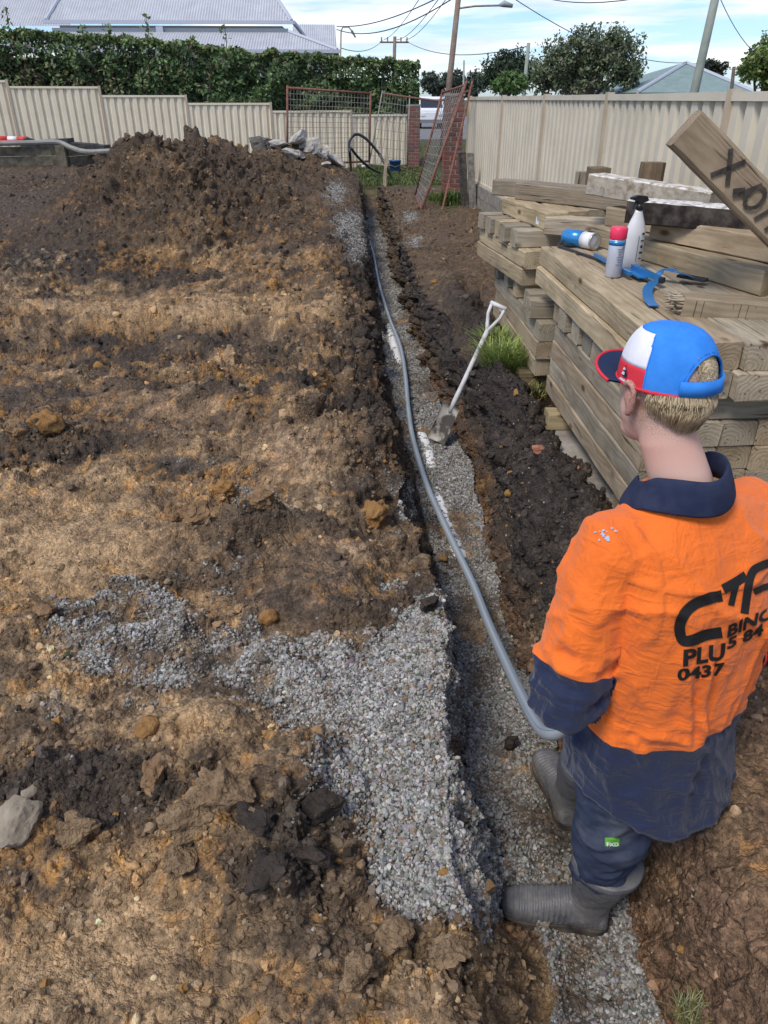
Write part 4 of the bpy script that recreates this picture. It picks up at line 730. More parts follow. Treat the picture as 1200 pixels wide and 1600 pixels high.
for i, (px, py, s, m, lb) in enumerate(CL):
    p_ = on_ray(px, py); s = s*(1.2 if m in (m_tclod, m_dkclod, m_ochre2) else 1); chunk('soil_lump' if m is not m_gstone else 'field_stone', tuple(p_+np.array([0, .3*s, s*(.42 if m not in (m_ochre, m_gstone) else .2)])), s, m, 500+i, .75, label=lb, cat='soil lump' if m is not m_gstone else 'stone', angular=(m is not m_ochre), jag=.42 if m is not m_gstone else .2, sub=4 if s > .05 else 3)
# ================================================================ CONCRETE SLAB AND TIMBER STACKS
sl = MB(); out_ = [(1.10, 4.1), (1.12, 3.75), (1.07, 3.5), (1.13, 3.3), (1.10, 3.1), (1.16, 2.9), (1.16, 2.8), (1.2, 2.72), (1.6, 2.68), (2.25, 2.7), (2.25, 4.1)]
n_ = len(out_); sl.add([(x, y, z) for z in (-.12, .06) for x, y in out_], [tuple(range(n_)), tuple(range(2*n_-1, n_-1, -1))]+[(i, n_+i, n_+(i+1) % n_, (i+1) % n_) for i in range(n_)])
m_slabc = vary('dusty_concrete', (.17, .15, .125), (.33, .30, .26), 5, .95, .9, detail=10, dist=.01)
o = sl.build('concrete_slab', m_slabc); bm = bmesh.new(); bm.from_mesh(o.data); bmesh.ops.recalc_face_normals(bm, faces=bm.faces); bmesh.ops.bevel(bm, geom=[e for e in bm.edges], offset=.012, segments=2, affect='EDGES'); bm.to_mesh(o.data); bm.free(); tag(o, 'broken edge concrete slab under the near timber stack', 'slab')
m_brk = vary('broken_brick', (.30, .12, .07), (.40, .19, .12), 20, .9, .6)
for px, py, s, lb in ((892, 727, .05, 'orange brick fragment lying on the concrete slab'), (943, 795, .035, 'brick fragment at the edge of the slab by the collar'), (840, 705, .04, 'brick fragment in the dark soil left of the slab')):
    p_ = atz(px, py+8, .06) if px > 850 else on_ray(px, py); chunk('brick_fragment', tuple(p_+np.array([0, 0, s*.35])), s, m_brk, int(px), .6, label=lb, cat='brick')
m_wood = mat('treated_pine', (.3, .25, .15), .85, 0, .2); t = NT(m_wood); ob = t.obj(); oi = t.n('ShaderNodeObjectInfo')
off = t.n('ShaderNodeVectorMath', operation='SCALE'); off.inputs['Scale'].default_value = 37.0; cmb = t.n('ShaderNodeCombineXYZ'); t.l(oi.outputs['Random'], cmb.inputs[0]); t.l(oi.outputs['Random'], cmb.inputs[1]); t.l(cmb.outputs[0], off.inputs[0])
vv = t.n('ShaderNodeVectorMath', operation='ADD'); t.l(ob, vv.inputs[0]); t.l(off.outputs[0], vv.inputs[1]); v = vv.outputs[0]
warp = t.noise(t.scaled(v, (.9, 5, 5)), 1.0, 3); sp = t.n('ShaderNodeSeparateXYZ'); t.l(ob, sp.inputs[0])
yy = t.math('ADD', sp.outputs[1], t.math('MULTIPLY', t.math('SUBTRACT', oi.outputs['Random'], .5), .12)); zz_ = t.math('ADD', sp.outputs[2], .035)
rr_ = t.math('SQRT', t.math('ADD', t.math('MULTIPLY', yy, yy), t.math('MULTIPLY', zz_, zz_)))
ring = t.math('SINE', t.math('MULTIPLY', t.math('ADD', rr_, t.math('MULTIPLY', warp, .10)), 420)); ring = t.math('MULTIPLY', t.math('ADD', ring, 1), .5)
fine = t.noise(t.scaled(v, (5, 90, 90)), 1.0, 4, .6); blot = t.noise(t.scaled(v, (3, 9, 9)), 1.0, 5, .6); knot = t.n('ShaderNodeTexVoronoi', {'Scale': 1.0}); t.l(t.scaled(v, (3.2, 7, 7)), knot.inputs['Vector']); kd = t.ramp(knot.outputs['Distance'], .06, .16)
base = t.mix(t.math('MULTIPLY', ring, .55), (.425, .355, .26), (.245, .19, .135)); base = t.mix(t.math('MULTIPLY', fine, .6), base, (.33, .28, .21)); base = t.mix(t.ramp(blot, .4, .7), base, t.mix(1.0, base, (.62, .60, .56), 'MULTIPLY'))
base = t.mix(kd, (.10, .065, .035), base); crk = t.ramp(t.noise(t.scaled(v, (1.6, 55, 55)), 1.0, 2), .66, .70); base = t.mix(t.math('MULTIPLY', crk, .8), base, (.06, .045, .03))
t.color(t.mix(1.0, base, oi.outputs['Color'], 'MULTIPLY')); hh = t.math('ADD', t.math('MULTIPLY', fine, .5), t.math('ADD', t.math('MULTIPLY', ring, .25), t.math('MULTIPLY', crk, -.9))); t.bump(hh, .6, .004)
TIMBERS = []
def timber(label, A, B, w=.15, h=.111, tint=None, roll=0.0, group='treated pine timbers in the stacks', m=None, broken=False, ch=.007):
    """A, B: centres of the two ends"""
    A, B = Vector(A), Vector(B); d = B-A; Ln = d.length; n = 13; c8 = [(-w/2+ch, -h/2), (w/2-ch, -h/2), (w/2, -h/2+ch), (w/2, h/2-ch), (w/2-ch, h/2), (-w/2+ch, h/2), (-w/2, h/2-ch), (-w/2, -h/2+ch)]
    vs_ = []; bow = random.uniform(-.004, .004)
    for i in range(n):
        x = -Ln/2+Ln*i/(n-1); e = bow*math.sin(math.pi*i/(n-1))
        for j, (y, z) in enumerate(c8): vs_.append((x+(random.uniform(-.003, .003) if i in (0, n-1) else 0), y+random.uniform(-.0028, .0028)+e, z+random.uniform(-.0022, .0022)))
    fs_ = [(i*8+j, (i+1)*8+j, (i+1)*8+(j+1) % 8, i*8+(j+1) % 8) for i in range(n-1) for j in range(8)]+[tuple(range(8)), tuple((n-1)*8+j for j in range(7, -1, -1))]
    k = MB(); k.add(vs_, fs_); o = k.build('timber_sleeper', m or m_wood); o.location = (A+B)/2
    X_ = d.normalized(); Z_ = Vector((0, 0, 1))-X_*X_.z; Z_.normalize(); Y_ = Z_.cross(X_); M_ = Matrix((X_, Y_, Z_)).transposed() @ Matrix.Rotation(roll, 3, 'X'); o.rotation_euler = M_.to_euler()
    tv_ = random.uniform(.82, 1.12); tn = tint or random.choice([(1, 1, 1), (1.05, .98, .88), (.95, .98, .98), (1.0, .95, .85), (.86, .88, .88)]); o.color = (tn[0]*tv_, tn[1]*tv_, tn[2]*tv_, 1)
    tag(o, label, 'timber', group); TIMBERS.append(o); return o
ORD = ['lowest', 'second', 'third', 'fourth', 'fifth']
def edge(label, p, q, zb, w=.15, h=.111, side=1, **k):
    """long timber given by one bottom edge p->q on plan; body lies to the right (side=1) of p->q"""
    p, q = Vector((*p, 0)), Vector((*q, 0)); d = (q-p).normalized(); nrm = Vector((d.y, -d.x, 0))*side*w/2; c = Vector((0, 0, zb+h/2)); return timber(label, p+nrm+c, q+nrm+c, w, h-.002, **k)
H1 = .111; Z0 = .165; jx = lambda s=.012: random.uniform(-s, s)
# bearers on the slab
timber('yellow bearer jutting out under the near stack', (1.10, 4.02, .11), (1.95, 4.02, .11), .12, .10, (1.1, 1.05, .8)); timber('bearer hidden under the near end of the near stack', (1.2, 3.0, .11), (1.95, 3.0, .11), .12, .10)
for k_ in range(4):
    for c_ in range(5):
        x = 1.17+.153*c_+(jx(.008) if c_ == 0 else 0); lab = f'near stack long timber, {ORD[k_]} course up, ' + ('outermost on the trench side' if c_ == 0 else f'{ORD[c_]} in from the trench side')
        if c_ == 0 and k_ == 1:
            edge('short piece at the far end of the near stack, second course', (x, 4.33), (x, 3.83), Z0+H1*k_, side=-1); edge('near piece of the divided second course of the near stack', (x-.004, 3.825), (x-.004, 2.75), Z0+H1*k_, side=-1); continue
        edge(lab, (x, 4.33+jx(.02)), (x, 2.74+jx(.02)), Z0+H1*k_, side=-1)
for i, y in enumerate([2.83, 3.05, 3.33, 3.50, 3.68, 3.88, 4.12, 4.28]):
    tn = (.72, .78, .80) if i in (0, 4) else None; timber(f'near stack cross timber, {["nearest", "second nearest", "third nearest", "fourth nearest", "fifth nearest", "third farthest", "second farthest", "farthest"][i]} of its course', (1.165+jx(.015), y, Z0+H1*4.5), (1.95+jx(.02), y+jx(.01), Z0+H1*4.5), .15, H1-.002, tn)
for k_ in (5, 6):
    for c_ in range(5):
        x = (1.145 if k_ == 5 else 1.17)+.156*c_; nm = ('lower' if k_ == 5 else 'upper'); far_ = (4.80 if c_ == 0 else 4.72+jx(.06)); 
        edge(f'{nm} top course of the near stack, timber ' + ('on the trench side' if c_ == 0 else f'{ORD[c_]} in from the trench side'), (x, far_+(.05 if k_ == 6 and c_ == 0 else 0)), (x+jx(.01), 2.70+jx(.03)), Z0+H1*k_, side=-1, tint=(1.18, 1.13, .98) if c_ == 0 else None)
ZT = Z0+H1*7      # top of the near stack, about .942
edge('long timber lying on top of the near stack beside the spray bottle', (1.49, 4.9), (1.88, 3.45), ZT, .15, .115, side=-1, tint=(1.0, .97, .86))
edge('second long timber on the near stack, propped and sloping towards the fence', (1.66, 4.35), (2.02, 3.55), ZT+.117, .15, .115, side=-1)
edge('timber lying along the fence side of the near stack', (1.82, 4.7), (2.1, 3.3), ZT, .15, .115, side=-1)
# far stack
FZ = .165; FH = .115
timber('weathered bearer under the far stack', (1.08, 4.78, .10), (1.95, 4.80, .10), .13, .12, (.8, .75, .6)); timber('bearer hidden under the middle of the far stack', (1.2, 5.8, .10), (1.95, 5.8, .10), .13, .12)
for k_ in range(3):
    for c_ in range(5): edge(f'far stack lower long timber, {ORD[k_]} course, ' + ('outermost on the trench side' if c_ == 0 else f'{ORD[c_]} in from the trench side'), (1.15+.153*c_+jx(.01), 6.2+jx(.03)), (1.15+.153*c_+jx(.006), 4.62+jx(.02)), FZ+FH*k_, .15, FH, side=-1)
for i, y in enumerate([4.80, 5.02, 5.38, 5.72, 6.05]): timber(f'far stack cross timber, {["nearest", "second nearest", "third nearest", "fourth nearest", "farthest"][i]} of its course', (1.13+jx(.02), y, FZ+FH*3.5), (1.95, y+jx(.02), FZ+FH*3.5), .15, FH-.002)
dirv = Vector((1.135-1.0, 5.16-6.3, 0)).normalized(); nrv = Vector((-dirv.y, dirv.x, 0))
def fs(u, v): q = Vector((1.0, 6.3, 0))+dirv*u+nrv*v; return (q.x, q.y)
for k_ in (4, 5):
    for c_ in range(5): edge(f'far stack upper long timber, {"lower" if k_ == 4 else "upper"} of the pair, ' + ('outermost on the trench side' if c_ == 0 else f'{ORD[c_]} in from the trench side'), fs(jx(.03), .155*c_), fs(1.15+jx(.02), .155*c_), FZ+FH*k_, .15, FH, side=-1, tint=(1.15, 1.1, .95) if c_ == 0 else None)
for i, u in enumerate([.12, .34, .52, .72, .95]):
    p_, q_ = fs(u, -.015+jx(.02)), fs(u, .8); timber(f'short cross timber end high on the far stack, {["farthest", "second farthest", "middle", "second nearest", "nearest"][i]} of five', (*p_, FZ+FH*6.5), (*q_, FZ+FH*6.5), .14 if i != 2 else .11, FH-.002)
ZF = FZ+FH*7      # .97
edge('top long timber of the far stack with a small white tag', fs(.16, .13), fs(1.08, .16), ZF, .155, FH, side=-1, tint=(1.22, 1.16, .98)); edge('top long timber of the far stack right of the tagged one', fs(.12, .30), fs(1.02, .33), ZF, .15, FH, side=-1, tint=(1.1, 1.02, .88)); edge('top long timber of the far stack nearest the fence', fs(.1, .47), fs(.98, .49), ZF, .15, FH, side=-1)
tg = TIMBERS[-3]; k = MB(); k.box((0, 0, 0), (.05, .002, .07)); o = k.build('tag', mat('paper_tag', (.6, .66, .72), .6), tg); o.location = (.30, -.0785, .0)
edge('cross timber lying between the two stacks behind the blue can', (1.27, 5.22), (1.98, 4.88), ZF-.02, .15, .115, side=-1)
edge('grey timber slung diagonally across the far stack, rear one', (1.09, 6.32), (1.95, 5.35), ZF+FH, .15, .115, side=-1, tint=(.80, .80, .80)); edge('grey timber slung diagonally across the far stack, front one', (1.21, 6.02), (1.98, 5.05), ZF+FH, .14, .115, side=-1, tint=(.78, .77, .75), ); 
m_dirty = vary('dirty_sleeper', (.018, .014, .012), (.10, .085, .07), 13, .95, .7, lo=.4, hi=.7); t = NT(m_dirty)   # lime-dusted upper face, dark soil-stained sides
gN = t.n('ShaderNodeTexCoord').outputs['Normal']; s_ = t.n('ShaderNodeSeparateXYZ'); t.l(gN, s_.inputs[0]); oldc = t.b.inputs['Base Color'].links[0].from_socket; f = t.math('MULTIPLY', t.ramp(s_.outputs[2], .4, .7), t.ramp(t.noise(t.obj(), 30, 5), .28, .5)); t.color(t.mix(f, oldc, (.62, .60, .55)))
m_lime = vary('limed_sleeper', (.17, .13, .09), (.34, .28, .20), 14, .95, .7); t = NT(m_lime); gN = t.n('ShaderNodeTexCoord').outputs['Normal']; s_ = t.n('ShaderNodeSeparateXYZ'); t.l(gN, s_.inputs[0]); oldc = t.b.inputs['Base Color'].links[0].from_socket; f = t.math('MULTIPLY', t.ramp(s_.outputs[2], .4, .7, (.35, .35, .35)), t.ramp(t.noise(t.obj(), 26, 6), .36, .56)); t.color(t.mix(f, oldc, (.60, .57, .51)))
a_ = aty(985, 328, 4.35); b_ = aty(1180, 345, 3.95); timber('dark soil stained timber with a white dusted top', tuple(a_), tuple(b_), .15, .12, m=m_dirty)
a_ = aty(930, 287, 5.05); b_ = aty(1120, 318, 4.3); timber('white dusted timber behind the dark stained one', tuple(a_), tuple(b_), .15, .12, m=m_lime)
timber('timber propping the white dusted pair on the near stack', (1.62, 4.9, ZT+.17), (1.98, 4.3, ZT+.17), .14, .11)
# leaning beam with marking
a_ = Vector(aty(1068, 200, 3.45)); b_ = Vector(aty(1285, 423, 3.35)); lean_b = timber('heavy leaning beam with black hand painted marks', tuple(a_), tuple(b_), .115, .165, (.80, .74, .68), ch=.012)
m_ink = vary('black_paint', (.03, .026, .022), (.07, .06, .05), 30, .9); Ln = (b_-a_).length
def stroke(pts, w=.014):
    k = MB(); 
    for i in range(len(pts)-1):
        p, q = Vector(pts[i]), Vector(pts[i+1]); d = (q-p).normalized(); n_ = Vector((-d.y, d.x))*w/2; e = d*w*.4; q4 = [p-e+n_, q+e+n_, q+e-n_, p-e-n_]
        k.add([(-Ln/2+a.x, -.0635-.0004*i, a.y) for a in q4], [(0, 1, 2, 3)])
    o = k.build('painted_mark', m_ink, lean_b); return o
stroke([(.20, .055), (.29, -.035)], .02); stroke([(.215, -.05), (.275, .06)], .02); stroke([(.345, -.035), (.36, -.02)], .035)
cc = [(.42+.035*math.cos(a), .0+.045*math.sin(a)) for a in np.linspace(0, 6.28, 14)]; stroke(cc, .016); stroke([(.36, -.03), (.40, .045)], .018); stroke([(.49, -.05), (.52, .05)], .016); stroke([(.56, -.05), (.575, .06)], .018)
# broken timber
br = timber('broken sleeper with a splintered end on the near corner of the stack', tuple(aty(1060, 480, 3.18)), tuple(aty(1330, 505, 3.05)), .15, .118, (.92, .88, .80))
k = MB(); A_ = Vector(aty(1060, 480, 3.18)); Lb = (Vector(aty(1330, 505, 3.05))-A_).length
for i in range(70):
    y, z = random.uniform(-.074, .074), random.uniform(-.056, .057); l_ = random.uniform(.01, .055)*(1.3 if z > .02 else .8); r_ = random.uniform(.003, .008); k.tube([(-Lb/2+.03, y, z), (-Lb/2-l_*.6, y+random.uniform(-.006, .006), z+random.uniform(-.005, .005)), (-Lb/2-l_, y+random.uniform(-.015, .015), z+random.uniform(-.012, .012))], [r_*1.4, r_, .001], 4)
k.build('splinters', m_wood, br)
k = MB()
for i in range(24): k.box((-Lb/2+.05+i*.03, -.0755, 0), (.002, .002, .1))
k.build('saw_marks', mat('saw_mark', (.05, .04, .03), .9), br)
# off-cuts standing behind
timber('dark sleeper stub standing behind the far stack', (1.93, 6.35, .75), (1.93, 6.35, 1.28), .2, .14, (.5, .45, .4)); timber('dark round edged stub standing behind the white dusted timber', (2.06, 5.55, .7), (2.06, 5.55, 1.37), .17, .14, (.55, .47, .4), ch=.03); timber('small pale stub post by the fence', (1.98, 7.0, .0), (1.98, 7.0, 1.2), .09, .09, (.9, .92, .92))
# ================================================================ THINGS ON THE STACK
ZS = ZT+.002
p_ = atz(984, 420, ZS); sb = empty('spray_bottle', tuple(p_), R(15)); tag(sb, 'white spray bottle with a black trigger on the near stack', 'bottle'); m_bot = mat('bottle_white', (.62, .62, .62), .4, 0, .5)
prof = [(0, 0), (.040, 0), (.044, .006), (.044, .17), (.043, .20), (.030, .245), (.018, .285), (.015, .30)]
k = MB(); k.lathe(prof, 20, Matrix.Diagonal((1.3, .95, 1, 1))); k.build('bottle_body', m_bot, sb, True)
k = MB(); k.lathe([(.019, .298), (.019, .325), (.014, .328)], 16); k.build('collar', m_black, sb, True)
k = MB(); pr = [(-.055, .352), (-.055, .362), (-.02, .372), (.03, .366), (.045, .345), (.03, .338), (.012, .336), (.012, .325), (-.012, .325), (-.016, .342)]; nP = len(pr); k.add([(x, s*.013, z) for s in (-1, 1) for x, z in pr], [tuple(range(nP)), tuple(range(2*nP-1, nP-1, -1))]+[(i, nP+i, nP+(i+1) % nP, (i+1) % nP) for i in range(nP)]); k.build('spray_head', m_black, sb)
k = MB(); k.tube([(-.022, 0, .345), (-.035, 0, .325), (-.042, 0, .295), (-.05, 0, .28)], [.007, .006, .006, .004], 6); k.build('trigger', m_black, sb)
k = MB()
for i, z in enumerate((.06, .09, .12, .15, .185)): k.box((.022, -.0415, z), (.012+.006*(i % 2), .002, .006+.004*(i % 3)))
k.box((-.002, -.0425, .11), (.0015, .002, .13)); k.build('printed_scale', m_black, sb)
def can(name, label, loc, rot, cols, h=.2, r=.033):
    c = empty(name, tuple(loc)); c.rotation_euler = rot; tag(c, label, 'spray can'); z = 0
    return c
m_canw = mat('can_white', (.50, .53, .60), .35, .2, .5); m_canb = mat('can_blue', (.03, .22, .52), .25, .3, .6); m_pink = mat('pink_cap', (.75, .035, .10), .35, 0, .5); m_steel = mat('bright_steel', (.55, .54, .52), .3, .9)
p_ = atz(957, 432, ZS); c = can('spray_can', 'upright pale spray can with a pink cap beside the spray bottle', p_, (0, 0, .3), None); c.scale = (1.25, 1.25, 1.05)
k = MB(); k.lathe([(.030, 0), (.033, .004), (.033, .17), (.030, .178)], 24); k.build('can_body', m_canw, c, True); k = MB(); k.lathe([(.0334, .150), (.0334, .172)], 24); k.build('blue_band', m_canb, c, True)
k = MB(); k.lathe([(.0335, .178), (.0345, .18), (.0345, .225), (.031, .232), (.012, .233)], 24); k.build('cap', m_pink, c, True)
k = MB()
for i in range(7): k.box((-.004+.002*(i % 2), -.0338, .135-.012*i), (.030-.008*(i % 3), .0012, .0025))
k.box((.010, -.0338, .142), (.010, .0012, .010)); k.build('printed_text', mat('grey_print', (.16, .17, .20), .6), c)
p_ = atz(920, 388, ZS); c = can('spray_can', 'blue and white spray can lying on its side on the near stack', Vector(p_)+Vector((-.05, .04, .050)), (R(90), 0, R(-5)+R(35)), None); c.scale = (1.4, 1.4, 1.25)
k = MB(); k.lathe([(.0, -.1), (.030, -.1), (.034, -.09), (.034, .03)], 24, Matrix.Rotation(R(0), 4, 'X')); k.build('blue_half', m_canb, c, True); k = MB(); k.lathe([(.0345, .028), (.0345, .095)], 24); k.build('white_half', m_white, c, True); k = MB(); k.lathe([(.035, .094), (.036, .10), (.034, .103), (.030, .097), (.012, .085), (.0, .084)], 24); k.build('domed_base', m_steel, c, True)
k = MB()
for i in range(4): k.tube([(.0352*math.cos(.9+.22*i), .0352*math.sin(.9+.22*i), .045), (.0352*math.cos(.9+.22*i), .0352*math.sin(.9+.22*i), .08-.008*(i % 2))], .003, 4)
k.build('printed_text', m_black, c)
# marking wand
wd = empty('marking_wand', tuple(atz(1000, 425, ZS))); tag(wd, 'bright blue metal marking wand lying on the near stack', 'tool'); w0 = np.array(atz(1000, 425, ZS)); m_bm = mat('blue_metal', (.02, .20, .50), .22, .35, .6)
def wp(px, py, dz=.02): return Vector(np.array(atz(px, py, ZS+dz))-w0)
def flat_bar(pts, w, th, nm, m, side=Vector((0, 0, 1))):
    k = MB(); pts = [Vector(p) for p in pts]; vs_ = []
    for i, p in enumerate(pts):
        d = (pts[min(i+1, len(pts)-1)]-pts[max(i-1, 0)]).normalized(); s_ = d.cross(side).normalized() if abs(d.dot(side)) < .95 else Vector((1, 0, 0)); n_ = s_.cross(d)
        for a, b_ in ((-1, -1), (1, -1), (1, 1), (-1, 1)): vs_.append(p+s_*a*w/2+n_*b_*th/2)
    L_ = len(pts); k.add(vs_, [(i*4+j, i*4+(j+1) % 4, i*4+4+(j+1) % 4, i*4+4+j) for i in range(L_-1) for j in range(4)]+[(3, 2, 1, 0), tuple(4*L_-4+j for j in range(4))]); return k.build(nm, m, wd)
flat_bar([wp(930, 398, .03), wp(955, 412, .03), wp(985, 428, .03)], .018, .018, 'shaft', m_bm); flat_bar([wp(990, 416, .035), wp(1034, 438, .035)], .03, .022, 'square_tube', m_bm); flat_bar([wp(976, 418, .02), wp(1005, 434, .02)], .05, .006, 'bracket', m_bm)
k = MB(); e_ = wp(1034, 438, .035); k.box(e_, (.024, .03, .026), Matrix.Rotation(R(-40), 3, 'Z')); k.build('end_plug', m_black, wd)
cv = [wp(1024, 432, .025), wp(1040, 421, .06), wp(1058, 424, .06), wp(1080, 432, .035)]; flat_bar(smooth_curve(cv, 4), .06, .004, 'curved_guard', m_bm)
cv = [wp(1022, 440, .03), wp(1012, 452, .02), wp(1014, 468, .012), wp(1022, 478, .008)]; flat_bar(smooth_curve(cv, 4), .045, .004, 'curved_hook', m_bm); flat_bar([wp(1060, 430, .03), wp(1104, 438, .022)], .06, .012, 'black_pad', mat('black_rubber', (.03, .03, .032), .7))
wf = empty('wire_frame', tuple(atz(895, 385, ZS))); tag(wf, 'black bent frame lying under the blue and white can', 'frame'); f0 = np.array(atz(895, 385, ZS)); k = MB(); k.tube([tuple(np.array(atz(*q, ZS+.008))-f0) for q in ((955, 412), (872, 384), (878, 378), (905, 378))], .008, 6); k.build('bent_bar', m_black, wf)
# ================================================================ SHOVEL, PIPES
m_shov = vary('white_worn_paint', (.48, .47, .45), (.62, .61, .60), 14, .5, .2)
tip = np.array(atz(683, 690, -.45)); top_ = np.array(aty(779, 478, 5.12)); ax = (top_-tip)/np.linalg.norm(top_-tip); sv = empty('spade', tuple(tip)); tag(sv, 'long handled white spade standing against the right trench bank', 'spade')
Zs = Vector(ax); Ys = Vector((-.55, -.8, 0)); Ys = (Ys-Zs*Ys.dot(Zs)).normalized(); Xs = Ys.cross(Zs); MS = Matrix((Xs, Ys, Zs)).transposed(); LT = float(np.linalg.norm(top_-tip)); LV = lambda x, y, z: MS @ Vector((x, y, z))
k = MB(); nu, nv = 9, 9; vs_ = []; fs_ = []
for lay_ in (0, .004):
    for i in range(nu):
        for j in range(nv):
            u = (j/(nv-1)-.5); v_ = i/(nu-1); wd_ = .145*(1-.05*v_); vs_.append(LV(u*wd_, .028*(2*u)**2+.02*v_**2-lay_, v_*.29))
fs_ = [(i*nv+j, i*nv+j+1, (i+1)*nv+j+1, (i+1)*nv+j) for i in range(nu-1) for j in range(nv-1)]; fs_ += [tuple(nu*nv+q for q in f[::-1]) for f in fs_]
rim = [j for j in range(nv)]+[i*nv+nv-1 for i in range(1, nu)]+[(nu-1)*nv+j for j in range(nv-2, -1, -1)]+[i*nv for i in range(nu-2, 0, -1)]; fs_ += [(rim[i], rim[(i+1) % len(rim)], nu*nv+rim[(i+1) % len(rim)], nu*nv+rim[i]) for i in range(len(rim))]
m_blade = vary('worn_blade', (.42, .39, .34), (.07, .062, .055), 7, .7, .3, lo=.44, hi=.53, detail=8); k.add(vs_, fs_); k.build('blade', m_blade, sv, True)
k = MB(); k.tube([LV(0, .008, .24), LV(0, .015, .33), LV(0, .008, .45), LV(0, 0, LT-.17)], [.017, .019, .018, .016], 10); k.build('shaft', m_shov, sv, True)
for s in (-1, 1): k = MB(); k.tube([LV(0, 0, LT-.19), LV(s*.02, 0, LT-.14), LV(s*.048, 0, LT-.07), LV(s*.052, 0, LT)], [.014, .013, .012, .012], 8); k.build('grip_arm', m_shov, sv, True)
k = MB(); k.tube([LV(-.062, 0, LT), LV(.062, 0, LT)], .0155, 10); k.build('grip', m_shov, sv, True)
# black poly pipe, from the far bank to the worker's hands
fpx = [(564, 328), (571, 362), (583, 396), (592, 442), (608, 496), (625, 540), (633, 585), (637, 630), (642, 670), (652, 712), (670, 766), (700, 832)]
pp = [np.array(atz(x, y, -.405)) for x, y in fpx]; pp[0][2] = -.20; pp[1][2] = -.34
pp += [np.array(q) for q in ((.555, 3.05, -.37), (.555, 2.6, -.27), (.55, 2.2, -.15), (.535, 1.85, -.01), (.52, 1.6, .115), (.522, 1.49, .195), (.548, 1.45, .265), (.585, 1.48, .34), (.60, 1.56, .42), (.59, 1.66, .50))]
pc = smooth_curve(pp, 8); pr_ = .0195; pipe = empty('poly_pipe', tuple(pc[0])); tag(pipe, 'long black poly pipe with blue stripes snaking down the trench to the worker', 'pipe')
p0_ = np.array(pc[0]); k = MB(); k.tube([tuple(p-p0_) for p in pc], pr_, 14); k.build('pipe_wall', mat('black_poly_sky_gloss', (.33, .34, .345), .27, 0, 1.0), pipe, True)  # black pipe in grey: the sky's reflection is put into the base colour
m_strp = mat('blue_stripe', (.05, .22, .38), .3, 0, .5)
for ang_ in (40, 90, 140, 215):
    q = []
    for i, p in enumerate(pc):
        t_ = np.array(pc[min(i+1, len(pc)-1)])-np.array(pc[max(i-1, 0)]); t_ /= np.linalg.norm(t_); u = np.cross(t_, [0, 0, 1.0] if abs(t_[2]) < .95 else [1.0, 0, 0]); u /= np.linalg.norm(u); v_ = np.cross(u, t_); a = R(ang_); q.append(tuple(np.array(p)+(u*math.cos(a)+v_*math.sin(a))*(pr_-.0006)-p0_))
    k = MB(); k.tube(q, .0013, 4); k.build('stripe', m_strp, pipe)
# white drain pipe half buried in the trench gravel
wpx = [(606, 495), (611, 522), (620, 550), (636, 592), (650, 650), (664, 685), (672, 712), (678, 740), (688, 785), (703, 825), (716, 855), (725, 880)]; up_ = [-.02, .022, .018, -.02, -.018, .014, .022, -.012, .016, .006, .020, -.03]
q = [];
for (x, y), u in zip(wpx, up_): p_ = np.array(atz(x, y, -.46)); z = drop(p_[0], p_[1], -.46); q.append((p_[0], p_[1], max(z, -.53)+u-.046))
k = MB(); k.tube(smooth_curve(q, 8), .050, 18); tag(k.build('white_drain_pipe', vary('white_pvc', (.62, .62, .60), (.72, .72, .71), 8, .5), None, True), 'white drain pipe showing in patches through the trench gravel', 'pipe')
wq = smooth_curve(q, 8); npt = 1500; ii = RNG.uniform(0, len(wq)-1.01, npt); a0 = np.array(wq)[ii.astype(int)]; a1 = np.array(wq)[ii.astype(int)+1]; ctr = a0+(a1-a0)*(ii % 1)[:, None]; lat = RNG.uniform(-.055, .055, npt); pz = np.stack([ctr[:, 0]+lat, ctr[:, 1]+0*lat, ctr[:, 2]+np.sqrt(np.maximum(.0505**2-lat**2, 0))+.001], 1)
kp = (fbm(pz, 14, 3, 701)+.9*(np.abs(lat)/.05)**2 > .22); pz = pz[kp]; ns = len(pz); scatter('gravel', pz, RNG.uniform(.007, .016, (ns, 1))*RNG.uniform(.7, 1.3, (ns, 3)), np.clip(RNG.normal(.22, .07, (ns, 1))*np.array([1, .98, .92]), .05, .5), g_stone, 'grey gravel lying over the half buried white pipe', 'gravel')
# ================================================================ GRASS
def blades(n, spread, hmin, hmax, base, cx=0, cy=0, lean=.5, w=.004, colr=(.13, .19, .045), zf=None):
    V = []; Fc = []; cs_ = []
    for i in range(n):
        a, r_ = random.uniform(0, 6.28), spread*math.sqrt(random.random()); x, y = cx+r_*math.cos(a), cy+r_*math.sin(a)*.8; z = zf(x, y) if zf else base; h = random.uniform(hmin, hmax); da = random.uniform(0, 6.28); l_ = h*lean*random.random()**.7; dx, dy = math.cos(da)*l_, math.sin(da)*l_; sx, sy = -math.sin(da)*w, math.cos(da)*w; b0 = len(V)
        for t_, ww in ((0, 1), (.45, .9), (.8, .55), (1, .05)): px_, py_, pz_ = x+dx*t_**2, y+dy*t_**2, z+h*(t_-.35*lean*t_**2.5); V += [(px_-sx*ww, py_-sy*ww, pz_), (px_+sx*ww, py_+sy*ww, pz_)]
        Fc += [(b0+2*j, b0+2*j+1, b0+2*j+3, b0+2*j+2) for j in range(3)]; c = np.array(colr)*math.exp(random.gauss(0, .25))*(np.array([1.5, 1.15, .9]) if random.random() < .2 else 1); cs_ += [list(np.clip(c, 0, .5))+[1]]*8
    me = np_mesh('grass', np.array(V), np.array(Fc)); set_attr(me, 'col', np.array(cs_), 'FLOAT_COLOR'); return me
